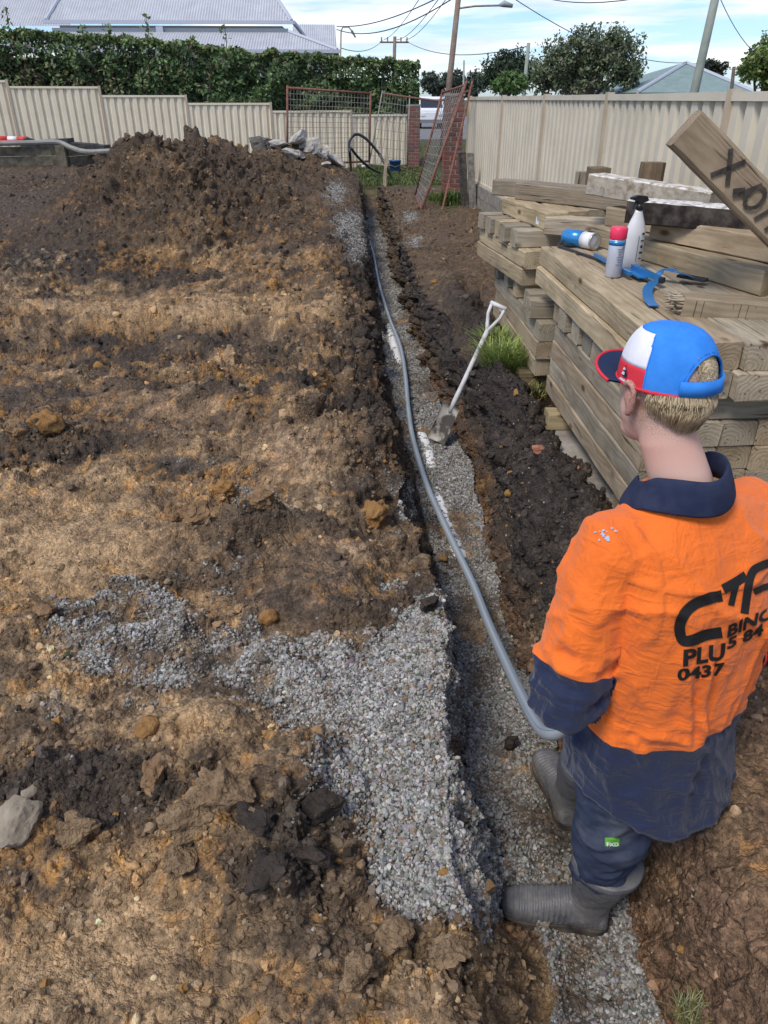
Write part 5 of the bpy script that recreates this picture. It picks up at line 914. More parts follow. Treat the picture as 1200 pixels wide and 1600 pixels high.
def tuft(label, px, py, n, spread, hmin, hmax, z=None, **k):
    p_ = on_ray(px, py) if z is None else np.array(atz(px, py, z)); me = blades(n, spread, hmin, hmax, -.01, **k); o = link('grass_tuft', me, m_leaf); o.location = tuple(p_); tag(o, label, 'grass'); return o
tuft('bright green grass tuft growing beside the far stack', 792, 588, 1300, .14, .14, .40, z=.06, lean=.85, colr=(.22, .30, .085)); tuft('second green grass clump right behind the bright tuft at the far stack', 775, 555, 600, .11, .10, .32, z=.06, lean=.8, colr=(.20, .28, .08))
tuft('dry yellow green grass wisp at the foot of the far stack', 828, 618, 120, .10, .06, .18, z=.05, lean=1.1, colr=(.17, .17, .06)); tuft('small dry grass tuft at the bottom right of the trench edge', 1085, 1592, 260, .05, .03, .10, lean=1.0, w=.0018, colr=(.20, .21, .10))
tuft('long grass tuft at the foot of the propped rusty tube', 708, 318, 500, .28, .1, .36, z=0, w=.008, lean=.8, colr=(.10, .15, .04)); tuft('long grass around the base of the near brick pillar', 690, 312, 260, .3, .08, .22, z=0, w=.008)
V_ = []; k_ = 0
gl_ = blades(9000, 1.0, .05, .12, 0, lean=.6, w=.012, colr=(.085, .12, .035))
co = np.zeros(len(gl_.vertices)*3, np.float32); gl_.vertices.foreach_get('co', co); co = co.reshape(-1, 8, 3); nb = len(co); ox = RNG.uniform(.1, 2.1, nb); oy = RNG.uniform(18.6, 24.2, nb); ox = np.where(RNG.random(nb) < .2, RNG.uniform(2.2, 7, nb), ox); oy = np.where(ox > 2.2, RNG.uniform(20, 36, nb), oy)
co[:, :, 0] += (ox-co[:, :1, 0].mean(1))[:, None]; co[:, :, 1] += (oy-co[:, :1, 1].mean(1))[:, None]; gl_.vertices.foreach_set('co', co.ravel()); gl_.update()
tag(link('lawn_grass', gl_, m_leaf), 'short green lawn by the gateway at the trench end', 'grass', kind='stuff')
# dark green tub at the right edge
p_ = atz(1222, 1040, .02); tb = empty('dark_tub', tuple(p_)); tag(tb, 'dark green tub with a red ring half out of frame at the right', 'tub'); k = MB(); k.lathe([(.13, 0), (.15, .02), (.165, .24), (.175, .25), (.175, .262), (.155, .262), (.14, .03), (0, .03)], 28); k.build('tub_wall', mat('dark_green_plastic', (.006, .035, .04), .3, 0, .5), tb, True)
k = MB(); k.tube([(-.15+.004*abs(math.cos(a)), -.065+.05*math.cos(a), .12+.05*math.sin(a)) for a in np.linspace(0, 6.28, 20)], .004, 5, False); k.build('red_ring', m_red, tb)
# ================================================================ THE WORKER
TH = R(30); PF = Vector((-math.sin(TH), math.cos(TH), 0)); PR = Vector((math.cos(TH), math.sin(TH), 0)); PO = Vector((.715, 1.355, 0)); FLOOR = -.42
def PB(r, f, z): return PO+PR*r+PF*f+Vector((0, 0, z))
person = empty('person', (.69, 1.5, FLOOR)); tag(person, 'worker in an orange and navy shirt, cap and gumboots, standing in the trench', 'person'); PBASE = Vector((.69, 1.5, FLOOR))
def ring_pts(c, u, v, a, b, n=36, e=2.3, zf=None):
    o = []
    for i in range(n):
        t_ = 2*math.pi*i/n; cu, su = math.cos(t_), math.sin(t_); x = a*math.copysign(abs(cu)**(2/e), cu); y = b*math.copysign(abs(su)**(2/e), su); p = c+u*x+v*y
        if zf: p = p+Vector((0, 0, zf(t_)))
        o.append(p)
    return o
def loft(k, rings):
    n = len(rings[0]); vs_ = [p for r_ in rings for p in r_]; L_ = len(rings)
    k.add(vs_, [(i*n+j, i*n+(j+1) % n, (i+1)*n+(j+1) % n, (i+1)*n+j) for i in range(L_-1) for j in range(n)]+[tuple(range(n-1, -1, -1)), tuple((L_-1)*n+j for j in range(n))])
def limb(k, pts, rad, n=20, sq=None):
    pts = [Vector(p) for p in pts]; rings = []; u = None
    for i, p in enumerate(pts):
        t_ = (pts[min(i+1, len(pts)-1)]-pts[max(i-1, 0)]).normalized()
        if u is None: u = t_.cross(Vector((.3, .5, .1))).normalized()
        u = (u-t_*u.dot(t_)).normalized(); v_ = t_.cross(u); ra = rad[i]; rings.append(ring_pts(p, u, v_, ra, ra*(sq or 1), n, 2.0))
    loft(k, rings)
def ball(k, c, r3, M=None, n=16):
    c = Vector(c); rings = []
    for i in range(1, n):
        a = math.pi*i/n-math.pi/2; rings.append([c+(M @ q if M is not None else q) for q in [Vector((r3[0]*math.cos(a)*math.cos(2*math.pi*j/20), r3[1]*math.cos(a)*math.sin(2*math.pi*j/20), r3[2]*math.sin(a))) for j in range(20)]])
    loft(k, rings)
def solid(k, voxel, smooth=4, fac=.5):
    """one continuous skin over overlapping volumes"""
    me0 = k.mesh('tmp'); o = bpy.data.objects.new('tmp', me0); COL.objects.link(o); md = o.modifiers.new('r', 'REMESH'); md.mode = 'VOXEL'; md.voxel_size = voxel
    if smooth: ms = o.modifiers.new('s', 'SMOOTH'); ms.iterations = smooth; ms.factor = fac
    dg = bpy.context.evaluated_depsgraph_get(); me = bpy.data.meshes.new_from_object(o.evaluated_get(dg)); bpy.data.objects.remove(o); bpy.data.meshes.remove(me0); me.materials.clear(); return me
def getV(me): V = np.zeros(len(me.vertices)*3, np.float32); me.vertices.foreach_get('co', V); return V.reshape(-1, 3).astype(float)
def getN(me): V = np.zeros(len(me.vertices)*3, np.float32); me.vertex_normals.foreach_get('vector', V); return V.reshape(-1, 3).astype(float)
def setV(me, V): me.vertices.foreach_set('co', np.ascontiguousarray(V, np.float32).ravel()); me.update()
def wear(name, me, m, par=person, base=None):
    V = getV(me)-np.array(base if base is not None else PBASE); setV(me, V); return link(name, me, m, par, True)
# ---- head frame
HY, HPt = R(15), R(-4); HC = Vector((.618, 1.405, 1.235)); HM = Matrix.Rotation(HY, 3, 'Z') @ Matrix.Rotation(HPt, 3, 'X')
def HP(x, y, z): return HC+HM @ Vector((x, y, z))
CM = Matrix.Rotation(R(29), 3, 'Z') @ Matrix.Rotation(R(-2), 3, 'X')       # the cap sits a little askew
def CP(x, y, z): return HC+CM @ Vector((x, y, z))
LSH, RSH = PB(-.205, .045, .945), PB(.215, .0, .925); LEL, REL = Vector((.458, 1.235, .605)), PB(.30, .06, .62); LH, RH = Vector((.574, 1.455, .41)), Vector((.639, 1.621, .536))
LHIP, RHIP = PB(-.09, 0, .42), PB(.09, 0, .42); LKN, RKN = Vector((.645, 1.265, .06)), Vector((.735, 1.60, .06)); LAN, RAN = Vector((.645, 1.335, -.33)), Vector((.685, 1.735, -.33))
NECK = PB(-.045, .02, 1.06)
kb = MB()
loft(kb, [ring_pts(PB(0, 0, z), PR, PF, a, b) for z, a, b in ((.36, .14, .10), (.5, .15, .10), (.7, .14, .095), (.9, .17, .10), (.97, .11, .07), (1.01, .07, .06))])
limb(kb, [PB(-.035, .0, .98), NECK, HP(0, -.035, -.09), HP(0, -.02, .0)], [.075, .061, .057, .060], 24)
ball(kb, HP(0, -.005, .035), (.076, .098, .098), HM); ball(kb, HP(0, .022, -.03), (.068, .078, .085), HM); ball(kb, HP(0, .05, -.09), (.048, .045, .032), HM); ball(kb, HP(0, .03, -.07), (.056, .06, .05), HM)
ball(kb, HP(0, .103, -.028), (.014, .02, .022), HM, 8); ball(kb, HP(0, .09, .0), (.009, .016, .03), HM, 8); ball(kb, HP(0, .088, -.072), (.024, .012, .008), HM, 8); ball(kb, HP(0, .084, .022), (.05, .016, .010), HM, 8)
for s in (-1, 1):
    ME = HM @ Matrix.Rotation(s*R(-24), 3, 'Z') @ Matrix.Rotation(R(-8), 3, 'X')
    ear = [(.0, -.032), (.012, -.026), (.020, -.005), (.022, .014), (.016, .029), (.002, .034), (-.008, .026)]
    limb(kb, [HP(s*.073, -.002, -.042)]+[HP(s*(.080+.010*(i/6)), .004-a-.004, -.006+b) for i, (a, b) in enumerate(ear)], [.007, .0075, .007, .0065, .0065, .0065, .0065, .006], 8)
    ball(kb, HP(s*.080, -.004, -.008), (.005, .015, .026), ME, 8)
for S, E_, Hd, sg in ((LSH, LEL, LH, -1), (RSH, REL, RH, 1)):
    limb(kb, [S, S.lerp(E_, .5), E_], [.058, .05, .043]); limb(kb, [E_, E_.lerp(Hd, .35), E_.lerp(Hd, .9), Hd], [.044, .042, .03, .029])
    d = (Hd-E_).normalized(); up = Vector((0, 0, 1)); sd_ = d.cross(up).normalized(); nn = sd_.cross(d)
    palm = Hd+d*.045; MP = Matrix((sd_, d, nn)).transposed(); ball(kb, palm, (.040, .048, .017), MP, 10)
    for i, (off_, ln) in enumerate(((-.030, .062), (-.010, .074), (.010, .078), (.029, .070))):
        b0 = palm+sd_*off_*sg+d*.035; limb(kb, [b0, b0+d*ln*.45+nn*-.008, b0+d*ln*.6-nn*.034, b0+d*ln*.28-nn*.058], [.0095, .009, .0085, .0075], 8)
    tb_ = palm-d*.015+sd_*.034*-sg*1; limb(kb, [tb_, tb_+d*.028-sd_*sg*.014-nn*.012, tb_+d*.05-sd_*sg*.008-nn*.036], [.012, .0105, .0085], 8)
for S, K_, A_ in ((LHIP, LKN, LAN), (RHIP, RKN, RAN)): limb(kb, [S, S.lerp(K_, .5), K_, K_.lerp(A_, .35), A_, A_-Vector((0, 0, .05))], [.085, .072, .048, .042, .030, .030])
bme = solid(kb, .0048, 3)
V = getV(bme); hl = (np.array(HM.transposed()) @ (V-np.array(HC)).T).T
hd = np.linalg.norm(V-np.array(HC), axis=1) < .25
back = sstep(.03, -.05, hl[:, 1]); side_ = sstep(.05, .0, hl[:, 1])
fade = hd*sstep(-.115, -.05, hl[:, 2]+.02*np.abs(hl[:, 0])/.08*.4)*side_*sstep(.16, .0, hl[:, 2]*0)*(.35+.65*sstep(-.09, -.03, hl[:, 2])); set_attr(bme, 'stubble', np.clip(fade, 0, 1))
flush = hd*np.clip(np.exp(-((np.abs(hl[:, 0])-.088)/.012)**2)*1.0+.45*np.exp(-((hl[:, 2]+.10)/.04)**2), 0, 1); set_attr(bme, 'flush', flush)
m_skin = mat('skin', (.62, .42, .34), .55, 0, .35); t = NT(m_skin); p = t.obj(); c = t.mix(t.attr('flush').outputs['Fac'], (.66, .45, .365), (.62, .30, .25)); c = t.mix(t.math('MULTIPLY', t.noise(p, 30, 4), .35), c, (.66, .38, .30))
st = t.math('MULTIPLY', t.attr('stubble').outputs['Fac'], t.ramp(t.noise(p, 420, 2), .25, .75)); c = t.mix(t.math('MULTIPLY', st, .85, True), c, (.10, .065, .045)); t.color(c); t.b.inputs['Subsurface Weight'].default_value = .12; t.b.inputs['Subsurface Radius'].default_value = (.01, .004, .002); t.bump(t.noise(p, 220, 3), .12, .002)
wear('body', bme, m_skin)
for s in (-1, 1):
    k = MB(); ball(k, HP(s*.031, .083, .003)-PBASE, (.012, .012, .012), HM, 10); k.build('eye', mat('eye_white', (.7, .7, .68), .2), person, True)
# ---- shirt
def hemz(t_): return .10*(math.cos(t_)**2)**1.2
ks = MB(); rings = []
for z, r_, f_, a, b, hz_ in ((.175, .012, -.03, .232, .178, 1), (.23, .012, -.025, .232, .172, .9), (.34, .01, -.02, .228, .160, .45), (.46, .008, -.022, .222, .150, .1), (.58, .008, -.026, .222, .148, 0), (.72, .008, -.03, .232, .150, 0), (.83, .008, -.022, .240, .150, 0), (.90, .008, -.008, .240, .142, 0), (.955, .004, .006, .226, .124, 0), (.99, -.012, .012, .172, .103, 0), (1.015, -.03, .015, .118, .088, 0), (1.04, -.04, .018, .080, .078, 0)):
    rings.append(ring_pts(PB(r_, f_, z), PR, PF, a, b, 48, 2.25, (lambda t_, h_=hz_: hemz(t_)*h_)))
loft(ks, rings)
def sleeve(S, E_, s):
    d = (E_-S).normalized(); inn = PB(s*.10, .01, .935)
    limb(ks, [inn, S+Vector((0, 0, -.012)), S.lerp(E_, .25), S.lerp(E_, .6), S.lerp(E_, .86), E_, E_+d*.055], [.078, .082, .082, .078, .076, .076, .072], 28)
sleeve(LSH, LEL, -1); sleeve(RSH, REL, 1)
sme = solid(ks, .0052, 5); V = getV(sme); N_ = getN(sme)
rel = V-np.array(PO); rr = rel@np.array(PR); ff = rel@np.array(PF); zz = V[:, 2]
def arm_t(S, E_):
    S, E_ = np.array(S), np.array(E_); d = E_-S; L_ = np.linalg.norm(d); t_ = (V-S)@d/L_**2; dist = np.linalg.norm(V-(S+np.clip(t_, 0, 1.3)[:, None]*d), axis=1); return t_, dist
tl_, dl_ = arm_t(LSH, LEL); tr_, dr_ = arm_t(RSH, REL)
onarm = ((dl_ < .098) & (tl_ > .3) & (rr < -.175)) | ((dr_ < .098) & (tr_ > .3) & (rr > .20)); at_ = np.where(rr < 0, tl_, tr_)
# folds: long soft drapes, pull lines to the armpit, wrinkles at the waist and inside the elbow
Pn = np.stack([rr, ff, zz], 1)
w1 = fbm(Pn*np.array([1, 1, .28]), 9, 3, 400); w2 = fbm((Pn@np.array([[.8, 0, .6], [0, 1, 0], [-.6, 0, .8]]).T)*np.array([.35, 1, 1]), 13, 3, 410); w3 = fbm(Pn*np.array([.4, .6, 1]), 20, 3, 420)
backz = ff < .03
crs = 1-np.abs(fbm((Pn@np.array([[.7, 0, -.7], [0, 1, 0], [.7, 0, .7]]).T)*np.array([.28, 1, 1]), 8, 2, 440))*2.6
disp = .012*w1*sstep(1.03, .85, zz)+.005*w2*sstep(1.0, .88, zz)+.002*w3+.013*np.clip(crs, 0, 1)**3.5*sstep(1.04, .92, zz)+.006*np.clip(1-np.abs(fbm(Pn*np.array([1, 1, .18]), 12, 2, 450))*3, 0, 1)**3*sstep(.9, .7, zz)
disp += .012*(1-np.abs(w3)*2.2)*sstep(.12, .0, np.abs(zz-.50))*(.5+.5*sstep(-.1, .1, rr*0+.05))*(~onarm)*.5
sofa = np.maximum(sstep(.112, .085, dl_)*sstep(.2, .45, tl_)*(rr < 0), sstep(.112, .085, dr_)*sstep(.2, .45, tr_)*(rr > 0))
disp += sofa*(.012*(1-np.abs(fbm(Pn*np.array([.5, .7, 1]), 16, 2, 430))*2.5)*sstep(.35, .9, at_)+.006*w3)
# one long vertical pleat down the back and a pull fold from the armpit
def pleat(r0, zlo, zhi, slope, wd, amp): x = rr-(r0+slope*(zz-.7)); return amp*(np.exp(-(x/wd)**2)-.8*np.exp(-((x-wd*1.5)/wd)**2))*sstep(zlo, zlo+.1, zz)*sstep(zhi, zhi-.12, zz)*backz*(~onarm)
disp += pleat(.055, .47, .86, .06, .010, .013)+pleat(-.085, .42, .80, -.15, .012, .011)+pleat(-.135, .45, .72, -.25, .010, .014)+pleat(.13, .4, .85, .1, .013, .009)+pleat(-.02, .2, .5, .1, .02, .008)
# yoke seam, shoulder seams, sleeve seam: a small raised ridge
yz = .905-.02*np.cos(rr*8); seam = np.abs(zz-yz)+np.where(backz & (np.abs(rr) < .235) & ~onarm, 0, 1)
armseam = np.abs(np.abs(rr-.015)-(.205+.10*np.clip(.95-zz, 0, .2)))+np.where((zz > .78) & (zz < 1.0), 0, 1)
hemd = np.abs(zz-(.175+.10*(np.clip(rr/.232, -1, 1)**2)**1.2)-.02)
cuffd = np.minimum(np.abs(at_-1.0)*.36, np.abs(at_-.93)*.36)+np.where(onarm, 0, 1)
sd_ = np.minimum(np.minimum(seam, armseam), np.minimum(cuffd, hemd+(zz > .45))); disp += .0040*np.exp(-(sd_/.0065)**2)
bandz = .487+.012*np.sin(rr*14)+.03*sstep(.12, .24, rr)-.02*sstep(-.1, -.24, rr)
navy = np.where(onarm, (at_-.80)*.36, bandz-zz); disp += .0018*(np.abs(navy) < .007)
V = V+N_*disp[:, None]; setV(sme, V); set_attr(sme, 'navy', navy); set_attr(sme, 'seam', sd_)
_o = bpy.data.objects.new('tmp', sme); COL.objects.link(_o); _m = _o.modifiers.new('s', 'SMOOTH'); _m.iterations = 10; _m.factor = .5; sme2 = bpy.data.meshes.new_from_object(_o.evaluated_get(bpy.context.evaluated_depsgraph_get())); bpy.data.objects.remove(_o); sme = sme2; V = getV(sme)
sbvh = BVHTree.FromPolygons(V.tolist(), [tuple(p_.vertices) for p_ in sme.polygons])
m_shirt = mat('hi_vis_cotton', (.9, .2, .02), .8, 0, .2); t = NT(m_shirt); p = t.obj()
nv = t.ramp(t.math('ADD', t.math('MULTIPLY', t.attr('navy').outputs['Fac'], 60), .5), .45, .55)
org = t.mix(t.math('MULTIPLY', t.noise(p, 9, 4), .5), (.80, .165, .02), (.68, .125, .016)); nav = t.mix(t.noise(p, 14, 5), (.010, .016, .045), (.022, .030, .065))
dust = t.ramp(t.noise(p, 24, 8, .7), .62, .75); nav = t.mix(t.math('MULTIPLY', dust, .18), nav, (.22, .20, .18)); org = t.mix(t.math('MULTIPLY', t.ramp(t.noise(p, 7, 8, .7), .66, .8), .25), org, (.70, .42, .30))
sm_ = t.ramp(t.attr('seam').outputs['Fac'], .002, .008); org = t.mix(sm_, t.mix(.25, org, (.55, .12, .02)), org); c = t.mix(nv, org, nav); t.color(c); t.b.inputs['Sheen Weight'].default_value = .15
wv = t.noise(t.scaled(p, (1, 1, 1)), 900, 2); hh = t.math('ADD', t.math('MULTIPLY', wv, .12), t.math('ADD', t.math('MULTIPLY', t.noise(p, 55, 4), .5), t.math('MULTIPLY', sm_, -.5))); cre = t.math('SUBTRACT', 1.0, t.math('MULTIPLY', t.math('ABSOLUTE', t.math('SUBTRACT', t.noise(t.scaled(p, (5, 5, 14), (.3, .1, 0)), 1.6, 3, .5, .6), .5)), 9.0), True); cre2 = t.math('SUBTRACT', 1.0, t.math('MULTIPLY', t.math('ABSOLUTE', t.math('SUBTRACT', t.noise(t.scaled(p, (13, 13, 4)), 1.5, 3, .5, .6), .5)), 10.0), True); hh = t.math('ADD', hh, t.math('MULTIPLY', t.math('ADD', cre, cre2), .30)); t.bump(hh, .7, .007)
shirt = wear('shirt', sme, m_shirt)
# collar
kc = MB(); cr = []
for (ri, zo, fo) in ((.072, 1.055, 0), (.073, 1.092, 0), (.077, 1.102, 0), (.083, 1.098, 0), (.098, 1.062, 0), (.108, 1.036, 0), (.104, 1.030, 0), (.088, 1.045, 0)):
    ro_ = []
    for i in range(57):
        a = R(90+22)+R(360-44)*i/56; fx = math.sin(a); ro_.append(PB(-.045, .022, 0)+PR*(ri*1.0+.002)*math.cos(a)+PF*(ri+.007)*fx+Vector((0, 0, zo-.004-.05*max(0, fx)+.006*max(0, -fx)+.010*math.cos(a)-.006*math.sin(a*3))))
    cr.append(ro_)
vs_ = [p_-PBASE for r_ in cr for p_ in r_]; nC = 57; nRg = len(cr); fs_ = [(i*nC+j, i*nC+j+1, ((i+1) % nRg)*nC+j+1, ((i+1) % nRg)*nC+j) for i in range(nRg) for j in range(nC-1)]+[tuple(i*nC for i in range(nRg)), tuple(i*nC+nC-1 for i in range(nRg-1, -1, -1))]
kc.add(vs_, fs_); m_navy = vary('navy_cotton', (.010, .016, .045), (.024, .032, .070), 20, .85, .25, detail=8); o = kc.build('collar', m_navy, shirt, True); md = o.modifiers.new('s', 'SUBSURF'); md.levels = 1; md.render_levels = 1
# lettering printed on the back
m_print = mat('black_print', (.012, .012, .013), .6)
def on_shirt(px, py):
    d = Vector(ray(px, py)).normalized(); h = sbvh.ray_cast(Vector(_C), d, 4); return (h[0]+h[1]*.0026-PBASE) if h[0] else None
def c8(x, y): return (960+x/2.667, 700+y/2.667)
def ribbon(k, pts, wd):
    P_ = smooth_curve([(*c8(*q), 0) for q in pts], 8); wd = wd/2.667/2; row = []
    for i, q in enumerate(P_):
        t_ = P_[min(i+1, len(P_)-1)]-P_[max(i-1, 0)]; t_ /= np.linalg.norm(t_)+1e-9; n_ = np.array([-t_[1], t_[0]]); row.append([on_shirt(q[0]+n_[0]*wd*s, q[1]+n_[1]*wd*s) for s in (-1, -.33, .33, 1)])
    for a, b in zip(row[:-1], row[1:]):
        for j in range(3):
            q4 = [a[j], b[j], b[j+1], a[j+1]]
            if all(x is not None for x in q4) and max((q4[0]-q4[2]).length, (q4[1]-q4[3]).length) < .06: k.add(q4, [(0, 1, 2, 3)])
k = MB(); ribbon(k, [(445, 615), (385, 628), (330, 650), (290, 690), (270, 745), (283, 795), (318, 800), (375, 778), (445, 765)], 46); k.build('logo_letter', m_print, shirt)
k = MB(); ribbon(k, [(450, 588), (500, 560), (546, 530)], 40); ribbon(k, [(507, 560), (495, 600), (482, 655)], 26); k.build('logo_letter', m_print, shirt)
k = MB(); ribbon(k, [(660, 470), (610, 490), (575, 512), (558, 560), (545, 640), (538, 690)], 34); ribbon(k, [(578, 598), (620, 580), (670, 568)], 28); k.build('logo_letter', m_print, shirt)
def words(txt, p0, p1, hgt, skew=0.0):
    """text set along the pixel line p0-p1 of the photograph and laid on the cloth"""
    cu = bpy.data.curves.new('t', 'FONT'); cu.body = txt; cu.offset = .035; cu.resolution_u = 3; o = bpy.data.objects.new('t', cu); COL.objects.link(o); dg = bpy.context.evaluated_depsgraph_get(); me = bpy.data.meshes.new_from_object(o.evaluated_get(dg)); bpy.data.objects.remove(o)
    bm = bmesh.new(); bm.from_mesh(me); xs = [v.co.x for v in bm.verts]; x0, x1 = min(xs), max(xs); ys = [v.co.y for v in bm.verts]; y1 = max(ys)
    for i in range(1, 14): bmesh.ops.bisect_plane(bm, geom=bm.verts[:]+bm.edges[:]+bm.faces[:], plane_co=(x0+(x1-x0)*i/14, 0, 0), plane_no=(1, 0, 0))
    for i in range(1, 4): bmesh.ops.bisect_plane(bm, geom=bm.verts[:]+bm.edges[:]+bm.faces[:], plane_co=(0, y1*i/4, 0), plane_no=(0, 1, 0))
    d = np.array(p1, float)-np.array(p0, float); bad = []
    for v in bm.verts:
        u = (v.co.x-x0)/(x1-x0); y = v.co.y/y1; q = np.array(p0)+d*u+np.array([skew*y*hgt, -hgt*y]); w_ = on_shirt(q[0], q[1])
        if w_ is None: bad.append(v)
        else: v.co = w_
    bmesh.ops.delete(bm, geom=bad, context='VERTS'); bmesh.ops.delete(bm, geom=[f for f in bm.faces if f.calc_perimeter() > .12], context='FACES'); bm.to_mesh(me); bm.free(); return link('lettering', me, m_print, shirt)
words('PLU', c8(286, 905), c8(456, 876), 25, .05); words('0437', c8(262, 966), c8(456, 938), 18, .05); words('BING', c8(466, 786), c8(650, 706), 19, .15); words('5 84', c8(466, 836), c8(615, 772), 17, .1)
# paint smear on the shoulder
k = MB()
for i in range(15):
    cx_, cy_ = 944+random.gauss(0, 6), 838+random.gauss(0, 7); r_ = random.uniform(1.2, 4.5); q = [on_shirt(cx_+r_*random.uniform(.5, 1.2)*math.cos(a), cy_+r_*random.uniform(.4, 1)*math.sin(a)) for a in np.linspace(0, 5.4, 8)]
    if all(x is not None for x in q): k.add(q, [tuple(range(8))])
k.build('paint_smear', mat('grey_blue_paint', (.34, .42, .52), .7), shirt)
# ---- trousers
kt = MB(); loft(kt, [ring_pts(PB(0, -.01, z), PR, PF, a, b) for z, a, b in ((.34, .17, .13), (.42, .19, .14), (.52, .18, .125), (.58, .16, .11))])
def leg(S, K_, A_): 
    e_ = K_.lerp(A_, .62); limb(kt, [S+Vector((0, 0, .06)), S.lerp(K_, .3), S.lerp(K_, .65), K_, K_.lerp(A_, .3), e_, K_.lerp(A_, .72)], [.112, .112, .106, .098, .080, .058, .048], 28, 1.0)
leg(LHIP, LKN, LAN); leg(RHIP, RKN, RAN)
tme = solid(kt, .0055, 5); V = getV(tme); N_ = getN(tme); q = V*np.array([.6, .6, 1]); q2 = V@np.array([[.9, 0, .44], [0, 1, 0], [-.44, 0, .9]]).T*np.array([.4, .5, 1])
V = V+N_*(.010*(1-np.abs(fbm(q2, 10, 2, 500))*2.4)+.006*fbm(q, 16, 3, 505)+.010*(1-np.abs(fbm(q, 17, 2, 510))*2.5)*sstep(.05, -.1, V[:, 2])-.008)[:, None]; setV(tme, V)
m_tr = mat('navy_work_trousers', (.02, .03, .06), .85, 0, .2); t = NT(m_tr); p = t.obj(); c = t.mix(t.noise(p, 9, 5), (.018, .027, .056), (.042, .052, .085)); s3 = t.n('ShaderNodeSeparateXYZ'); t.l(p, s3.inputs[0]); ds = t.math('MULTIPLY', t.ramp(t.noise(p, 7, 8, .68), .46, .72), t.ramp(s3.outputs[2], .35, .8)); c = t.mix(t.math('MULTIPLY', ds, .8), c, (.20, .20, .205)); c = t.mix(t.math('MULTIPLY', t.ramp(t.noise(t.scaled(p, (12, 12, 40)), 1.5, 6, .7), .66, .74), .35), c, (.32, .31, .29)); t.color(c); t.bump(t.noise(p, 120, 4), .3, .003)
trousers = wear('trousers', tme, m_tr); tbvh = BVHTree.FromPolygons(V.tolist(), [tuple(p_.vertices) for p_ in tme.polygons])
def on_tr(px, py, off=.0015):
    h = tbvh.ray_cast(Vector(_C), Vector(ray(px, py)).normalized(), 4); return (h[0]+h[1]*off-PBASE) if h[0] else None
k = MB(); gq = [on_tr(946+21*i/6, 1308+13*j/4, .003) for j in range(5) for i in range(7)]
if all(gq): k.add(gq, [(j*7+i, j*7+i+7, j*7+i+8, j*7+i+1) for j in range(4) for i in range(6)]); o = k.build('patch', mat('green_patch', (.10, .32, .03), .7), trousers)
cu = bpy.data.curves.new('t', 'FONT'); cu.body = 'FXD'; cu.offset = .02; o = bpy.data.objects.new('t', cu); COL.objects.link(o); dg = bpy.context.evaluated_depsgraph_get(); me = bpy.data.meshes.new_from_object(o.evaluated_get(dg)); bpy.data.objects.remove(o)
X0 = max(v.co.x for v in me.vertices); ok_ = True
for v in me.vertices:
    w_ = on_tr(948+17*v.co.x/X0, 1320.5-6*v.co.y/.7, .0045); 
    if w_ is not None: v.co = w_
link('patch_text', me, mat('patch_white', (.7, .7, .7), .6), trousers)
# ---- gumboots
m_boot = mat('gumboot_rubber', (.05, .052, .06), .5, 0, .4); t = NT(m_boot); p = t.obj(); c = t.mix(t.noise(p, 10, 5), (.075, .078, .088), (.125, .13, .142)); s3 = t.n('ShaderNodeSeparateXYZ'); t.l(p, s3.inputs[0]); mud = t.math('MULTIPLY', t.ramp(t.noise(p, 16, 9, .72), .42, .66), t.ramp(s3.outputs[2], .0, .22, (1, 1, 1), (.4, .4, .4))); c = t.mix(t.math('MULTIPLY', mud, .55), c, (.27, .235, .19)); c = t.mix(t.math('MULTIPLY', t.ramp(t.noise(p, 60, 5), .66, .72), .5), c, (.30, .27, .23)); t.color(c); t.rough(t.math('ADD', .38, t.math('MULTIPLY', mud, .5))); t.bump(t.noise(p, 90, 5), .25, .003)
m_sole = vary('boot_sole', (.022, .020, .020), (.11, .09, .07), 18, .85, .6)
